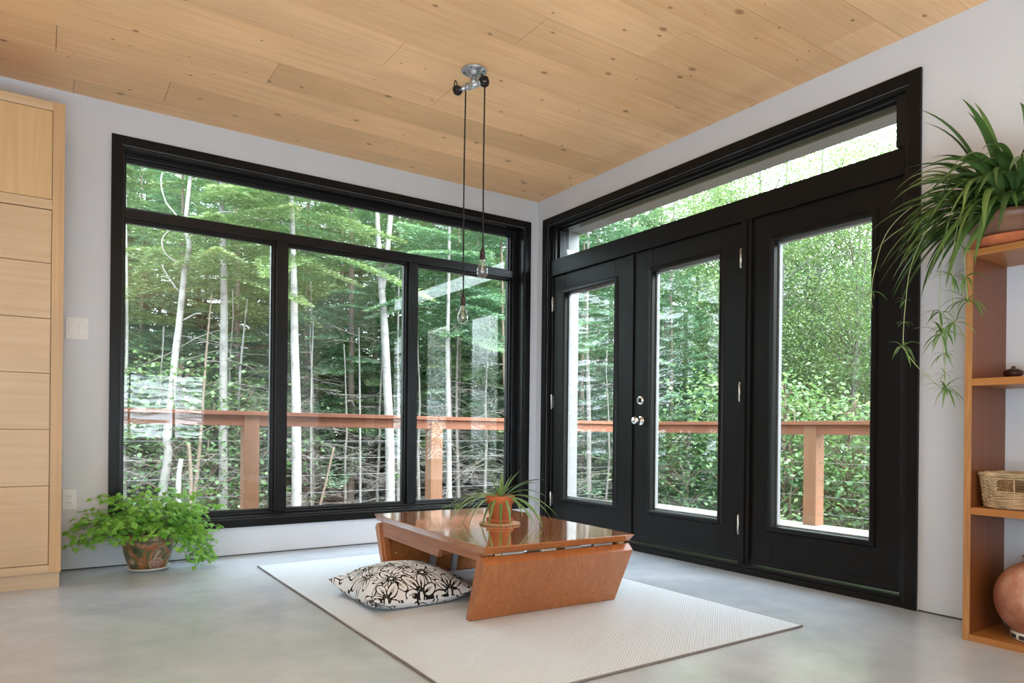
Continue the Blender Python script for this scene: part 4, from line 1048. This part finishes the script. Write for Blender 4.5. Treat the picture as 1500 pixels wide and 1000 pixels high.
for k in range(10):
    a = rs.uniform(0, 6.28); ribbon(m, (0, 0, z0), a, rs.uniform(.9, 1.4), rs.uniform(.07, .14), .008, .9, 8, 0, .5, rs.uniform(.6, 1))
m.build('leaves', M['spider2'], sp)
m = MB(); rl = MB()
for (a, ln) in ((2.75, .27), (3.05, .29), (3.4, .24)):
    aa = a+rotl; pts = []; p = Vector((0, 0, z0)); d = Vector((math.cos(aa)*.8, math.sin(aa)*.8, .5)).normalized()
    for k in range(9): pts.append(p.copy()); d = (d+Vector((0, 0, -.17))).normalized(); p = p+d*ln/8
    m.tube(pts, .0011, 5, False); e = pts[-1]; rl = MB()
    for q in range(9): ribbon(rl, e, q*.7+rs.random(), rs.uniform(-.1, .8), rs.uniform(.03, .06), .005, 1.4, 6, 0, .4, rs.uniform(.2, .8))
    rl.build('plantlet', M['spider2'], sp)
m.build('runners', M['runner'], sp)

# ---------------- bookshelf on the right wall
sh = thing('bookshelf', 'open backed oiled oak shelf unit standing against the right wall', 'shelf', (-.16, -3.86, 0))
so_ = (.16, 3.86, 0)
SY0, SY1, SXF = -4.32, -3.416, -.318
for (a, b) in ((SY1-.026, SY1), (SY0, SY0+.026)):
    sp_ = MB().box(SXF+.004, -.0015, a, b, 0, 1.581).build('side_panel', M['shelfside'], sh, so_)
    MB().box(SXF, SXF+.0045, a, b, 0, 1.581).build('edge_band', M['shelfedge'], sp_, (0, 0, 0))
def place_children(o, L_):  # sub-parts inherit the part's offset
    pass
for z0, z1 in ((.0, .026), (.511, .539), (1.030, 1.059), (1.552, 1.580)):
    MB().box(SXF+.001, -.0015, SY0+.0262, SY1-.0262, z0, z1).build('shelf_board' if z0 < 1.5 else 'top_board', M['shelfboard'], sh, so_, bevel=.001)

# lidded dish, basket, round vase on the shelves
di = thing('lidded_dish', 'tiny dark brown lidded dish on the upper shelf of the oak unit', 'dish', (-.115, -3.512, 1.0595))
m = MB(); m.lathe([(.001, .0), (.016, .0), (.022, .004), (.034, .022), (.036, .030), (.033, .030), (.001, .028)], 24); m.build('bowl', M['darkceramic'], di)
m = MB(); m.lathe([(.036, .0305), (.034, .037), (.022, .044), (.010, .047), (.006, .049), (.008, .053), (.006, .057), (.001, .058)], 24); m.build('lid', M['darkceramic'], di)

bk = thing('wicker_basket', 'pale willow wicker basket with a cut-out handle on the middle shelf', 'basket', (-.178, -3.584, .5395))
rs = random.Random(17)
BH = .142; hx, hy = .105, .118
def bpath(z, grow):      # rounded rectangle around the basket at height z
    f = 1+.13*z/BH; pts = []
    for k in range(72):
        a = 2*PI*k/72; c, s_ = math.cos(a), math.sin(a); e = .32
        x = (abs(c)**e)*(1 if c > 0 else -1)*hx*f+0; y = (abs(s_)**e)*(1 if s_ > 0 else -1)*hy*f; pts.append((x, y))
    return pts
wv = MB(); rows = 17
def hole(x, y, z): return x < -hx*.9 and .075 < z < .118 and (-.062 < y < .050) 
for r_ in range(rows):
    z = .008+(BH-.022)*r_/(rows-1); P = bpath(z, 0); run = []
    for k in range(73):
        x, y = P[k % 72]; ph = (k//3+r_) % 2; l = math.hypot(x, y)
        wob = .0036*math.sin(PI*(k/3.0+r_))
        q = (x*(1+wob/l), y*(1+wob/l), z+rs.uniform(-.0009, .0009))
        if hole(x, y, z):
            if len(run) > 1: wv.tube(run, .0034, 6, True)
            run = []
        else: run.append(q)
    if len(run) > 1: wv.tube(run, .0034, 6, True)
st = wv
for k in range(0, 72, 3):
    x0, y0 = bpath(0.0, 0)[k]; x1, y1 = bpath(BH, 0)[k]
    if -.062 < y0 < .05 and x0 < -hx*.9 and not (-.016 < y0 < .006): 
        st.tube([(x0, y0, .003), (x0+(x1-x0)*.5, y0+(y1-y0)*.5, .075)], .0028, 6); continue
    st.tube([(x0, y0, .003), (x1, y1, BH-.006)], .0028, 6)
wv.build('weave', M['wicker'], bk)
rm_ = MB()
for j in range(3):
    P = bpath(BH, 0); pts = []
    for k in range(73):
        x, y = P[k % 72]; l = math.hypot(x, y); a = k*.55+j*2.09; q = 1+.0045*math.cos(a)/l*1.2
        pts.append((x*q, y*q, BH-.006+.0045*math.sin(a)))
    rm_.tube(pts, .0042, 6, False)
rm_.build('braided_rim', M['wicker'], bk)
m = MB(); P = bpath(0, 0); m.add([(x*.97, y*.97, .002) for x, y in P]+[(x*.97, y*.97, .006) for x, y in P], [tuple(range(72))[::-1], tuple(range(72, 144))]+[(i, (i+1) % 72, 72+(i+1) % 72, 72+i) for i in range(72)])
m.build('base', M['wicker'], bk)

va = thing('round_vase', 'large round whitewashed terracotta vase on the bottom shelf', 'vase', (-.168, -3.628, .0265))
prof = [(.001, .022), (.060, .020)]
for k in range(1, 24):
    a = -PI/2*.74+(PI*.93)*k/24; prof.append((.142*math.cos(a)+.008, .158+.150*math.sin(a)))
prof += [(.052, .305), (.050, .318), (.057, .326), (.052, .328), (.044, .318), (.044, .29)]
lathe_pot('body', M['patina'], prof, va)
m = MB(); m.lathe([(.001, .0005), (.088, .0005), (.094, .004), (.094, .026), (.088, .030), (.055, .030)], 48); vf = m.build('foot_ring', M['saucerwhite'], va)
m = MB()
for k in range(14):
    a0 = 2*PI*k/14+.05; a1 = a0+2*PI/14*.72; pts = []
    vs = []
    for q in range(5):
        a = a0+(a1-a0)*q/4; vs += [(.0948*math.cos(a), .0948*math.sin(a), .007), (.0948*math.cos(a), .0948*math.sin(a), .023)]
    m.add(vs, [(2*q, 2*q+2, 2*q+3, 2*q+1) for q in range(4)])
m.build('foot_inlay', M['slot'], vf)

# ---------------- big spider plant on top of the shelf
bp = thing('hanging_spider_plant', 'large trailing spider plant in a wide earthenware bowl on top of the shelf', 'potted plant', (-.165, -3.525, 1.5805))
lathe_pot('saucer', M['terracotta'], [(.001, 0), (.095, 0), (.125, .010), (.152, .034), (.155, .044), (.149, .045), (.118, .018), (.001, .010)], bp)
M['earthen'] = plain('glazed_earthenware', (.21, .10, .06), .45, var=.35, vscale=14, bmp=.2)
lathe_pot('bowl', M['earthen'], [(.001, .012), (.080, .012), (.105, .030), (.135, .070), (.142, .085), (.160, .100), (.172, .118), (.170, .136), (.160, .140), (.150, .130), (.140, .118), (.001, .110)], bp)
m = MB(); m.lathe([(.142, .121), (.07, .132), (.001, .135)], 24); m.build('soil', M['soil'], bp)
m = MB(); rs = random.Random(23); zb_ = .135
nl = 190
for i in range(nl):
    a = rs.uniform(0, 2*PI)
    # more leaves lean into the room (-x) and along the wall towards the doors (+y)
    if i < 95: a = rs.gauss(2.3, .8)
    elif i < 130: a = rs.gauss(3.6, .5)
    el = rs.uniform(.35, 1.35) if i % 4 else rs.uniform(1.0, 1.45)
    ln = rs.uniform(.34, .60); dr_ = rs.uniform(1.7, 3.0)
    if math.cos(a) > .15: ln *= .45; el = max(el, 1.0); dr_ *= .5      # wall behind
    bx_ = rs.uniform(0, .09); base = (bx_*math.cos(a), bx_*math.sin(a), zb_)
    ribbon(m, base, a, el, ln, rs.uniform(.023, .034), dr_, 16, rs.uniform(-.5, .5), .45, min(1, max(0, rs.gauss(.38, .2)+(.2 if i % 9 == 0 else 0))), rs.uniform(-.5, .5))
for v in range(len(m.v)):
    x, y, z = m.v[v]
    if x > .155: m.v[v] = (.155-.02*(x-.155), y, z)
    if z < .10 and math.hypot(x, y) < .19:   # leaves hang over the rim, not through the bowl
        l = max(math.hypot(x, y), 1e-4); m.v[v] = (min(x/l*.19, .155), y/l*.19, z)
m.build('leaves', M['spider'], bp)
run = MB()
def runner(pts, plantlets, seed):
    r2 = random.Random(seed); P = smooth_pts(pts, 6); run.tube(P, .0016, 5, False)
    for (t, size, n) in plantlets:
        c = P[int(t*(len(P)-1))]; pl = MB()
        for q in range(n):
            ribbon(pl, c, r2.uniform(0, 6.28), r2.uniform(-.5, 1.1), size*r2.uniform(.6, 1.15), .0085*size/.10*r2.uniform(.7, 1), r2.uniform(1.2, 2.6), 8, 0, .4, min(1, max(0, r2.gauss(.55, .2))))
        pl.build('plantlet', M['spider2'], bp)
runner([(-.10, .06, .13), (-.20, .14, .14), (-.235, .165, -.05), (-.245, .165, -.25), (-.24, .150, -.42), (-.235, .145, -.56)], [(.62, .09, 12), (.70, .13, 14), (.80, .08, 9), (.90, .06, 8), (1.0, .10, 20)], 1)
runner([(-.09, .05, .13), (-.19, .19, .16), (-.25, .27, -.02), (-.27, .29, -.22), (-.265, .30, -.38)], [(.72, .05, 6), (.86, .05, 6), (1.0, .10, 13)], 2)
runner([(-.27, .30, -.38), (-.26, .25, -.46), (-.245, .18, -.54), (-.235, .15, -.57)], [(.5, .04, 5)], 3)
runner([(-.07, .08, .13), (-.17, .24, .24), (-.23, .38, .14), (-.26, .43, -.05), (-.26, .44, -.18)], [(.72, .03, 6), (.9, .085, 7), (1.0, .03, 6)], 4)
runner([(-.12, .01, .13), (-.23, .06, .12), (-.26, .07, -.02), (-.25, .06, -.22)], [(.7, .06, 7), (.85, .11, 9), (1.0, .12, 12)], 5)
runner([(-.12, .01, .13), (-.22, .08, .16), (-.26, .11, -.02), (-.25, .11, -.30)], [(.8, .10, 9), (1.0, .11, 12)], 6)
run.build('runners', M['runner'], bp)

# ---------------- pendant lamp of iron pipe with two bulbs
PX, PY = -1.545, -1.545
pe = thing('pendant_lamp', 'ceiling lamp of galvanised pipe with two clear bulbs on twisted black cords', 'ceiling lamp', (PX, PY, H))
lathe_pot('flange', M['galv'], [(.001, -.0005), (.066, -.0005), (.0675, -.004), (.066, -.008), (.040, -.0095), (.030, -.016), (.026, -.030), (.021, -.031), (.001, -.031)], pe)
for k in range(4):
    a = PI/4+k*PI/2; m = MB(); m.sphere((.053*math.cos(a), .053*math.sin(a), -.0085), .0048, 6); m.build('flange_screw', M['slot'], pe)
m = MB(); m.tube([(0, 0, -.031), (0, 0, -.060)], .0125, 14); m.build('nipple', M['galv'], pe)
axd = Vector((-.66, .75, -.20)).normalized()
m = MB(); m.tube([(0, 0, -.050), (0, 0, -.075)], .0185, 16); m.tube([tuple(axd*-.036+Vector((0,0,-.078))), tuple(axd*.036+Vector((0,0,-.078)))], .0175, 16)
for s_ in (-1, 1): m.tube([tuple(axd*(s_*.030)+Vector((0,0,-.078))), tuple(axd*(s_*.040)+Vector((0,0,-.078)))], .0205, 16)
m.build('tee', M['galv'], pe)
ends = []
for s_, ln in ((1, .088), (-1, .062)):
    e = axd*(s_*ln)+Vector((0, 0, -.078)); m = MB(); m.tube([tuple(axd*(s_*.038)+Vector((0,0,-.078))), tuple(e)], .0125, 14)
    m.build('pipe_arm', M['galv'], pe); ends.append(e)
def coil(e, seed, rad, loop):
    r2 = random.Random(seed); m = MB(); pts = []
    for k in range(260):
        t = k/259; a = t*2*PI*11; ti = t*PI*3.1+seed; rr = rad*(.72+.10*math.sin(t*23+seed))
        q = Vector((math.cos(a)*rr, math.sin(a)*rr*math.cos(ti), math.sin(a)*rr*math.sin(ti)))
        pts.append(e+q*(1+r2.uniform(-.03, .03))+axd*.004)
    m.tube(pts, .0036, 6, False)
    lp = []
    for k in range(30):
        a = 2*PI*k/29; lp.append(e+axd.cross(Vector((0, 0, 1)))*(math.cos(a)*loop*.75-.012)+Vector((0, 0, math.sin(a)*loop+.012))+axd*.01)
    m.tube(lp, .0030, 6, False); return m
coil(ends[0], 1, .031, .034).build('cord_knot', M['cord'], pe); coil(ends[1], 2, .033, .022).build('cord_knot', M['cord'], pe)
M['bulb'] = glassmat('clear_bulb_glass', (.96, .97, .97), 2.2)
M['filament'] = plain('thin_filament_wire', (.55, .50, .42), .4, .6)
def drop(start, zend, dx, seed):
    """twisted cord, socket and bulb hanging from one end of the pipe"""
    r2 = random.Random(seed); Lz = start.z-zend; m = MB(); n = 150
    for ph in (0, PI):
        pts = []
        for k in range(n+1):
            t = k/n; sw_ = dx*math.sin(PI*t*.95)
            a = ph+t*Lz/.028*2*PI
            pts.append((start.x+sw_+.0022*math.cos(a), start.y+.0022*math.sin(a)+sw_*.3, start.z-Lz*t))
        m.tube(pts, .0028, 5, False)
    cord = m.build('cord', M['cord'], pe)
    ex, ey, ez = pts[-1]
    lathe_s = MB(); lathe_s.lathe([(.001, .006), (.0055, .006), (.008, .0), (.0085, -.006), (.0145, -.014), (.0155, -.026), (.014, -.030), (.016, -.034), (.0165, -.048), (.0175, -.052), (.0165, -.056), (.001, -.056)], 24, (ex, ey, ez))
    so2 = lathe_s.build('socket', M['bakelite'], pe)
    bl = MB(); bl.lathe([(.0125, -.054), (.0128, -.066), (.016, -.078), (.024, -.094), (.0292, -.110), (.0300, -.122), (.0275, -.136), (.020, -.148), (.010, -.1545), (.0005, -.156)], 32, (ex, ey, ez))
    b_ = bl.build('bulb', M['bulb'], pe)
    f = MB(); f.tube([(ex, ey, ez-.056), (ex, ey, ez-.085)], .0035, 8)
    for k in range(6):
        a = 2*PI*k/6; f.tube([(ex+.003*math.cos(a), ey+.003*math.sin(a), ez-.085), (ex+.011*math.cos(a), ey+.011*math.sin(a), ez-.130), (ex+.003*math.cos(a+1), ey+.003*math.sin(a+1), ez-.092)], .0005, 4, False)
    f.build('filament', M['filament'], b_)
s0 = axd*.046+Vector((0, 0, -.094)); s1 = ends[1]+Vector((0, 0, -.02))
drop(s0, -1.192, -.006, 1); drop(s1, -.952, -.003, 2)
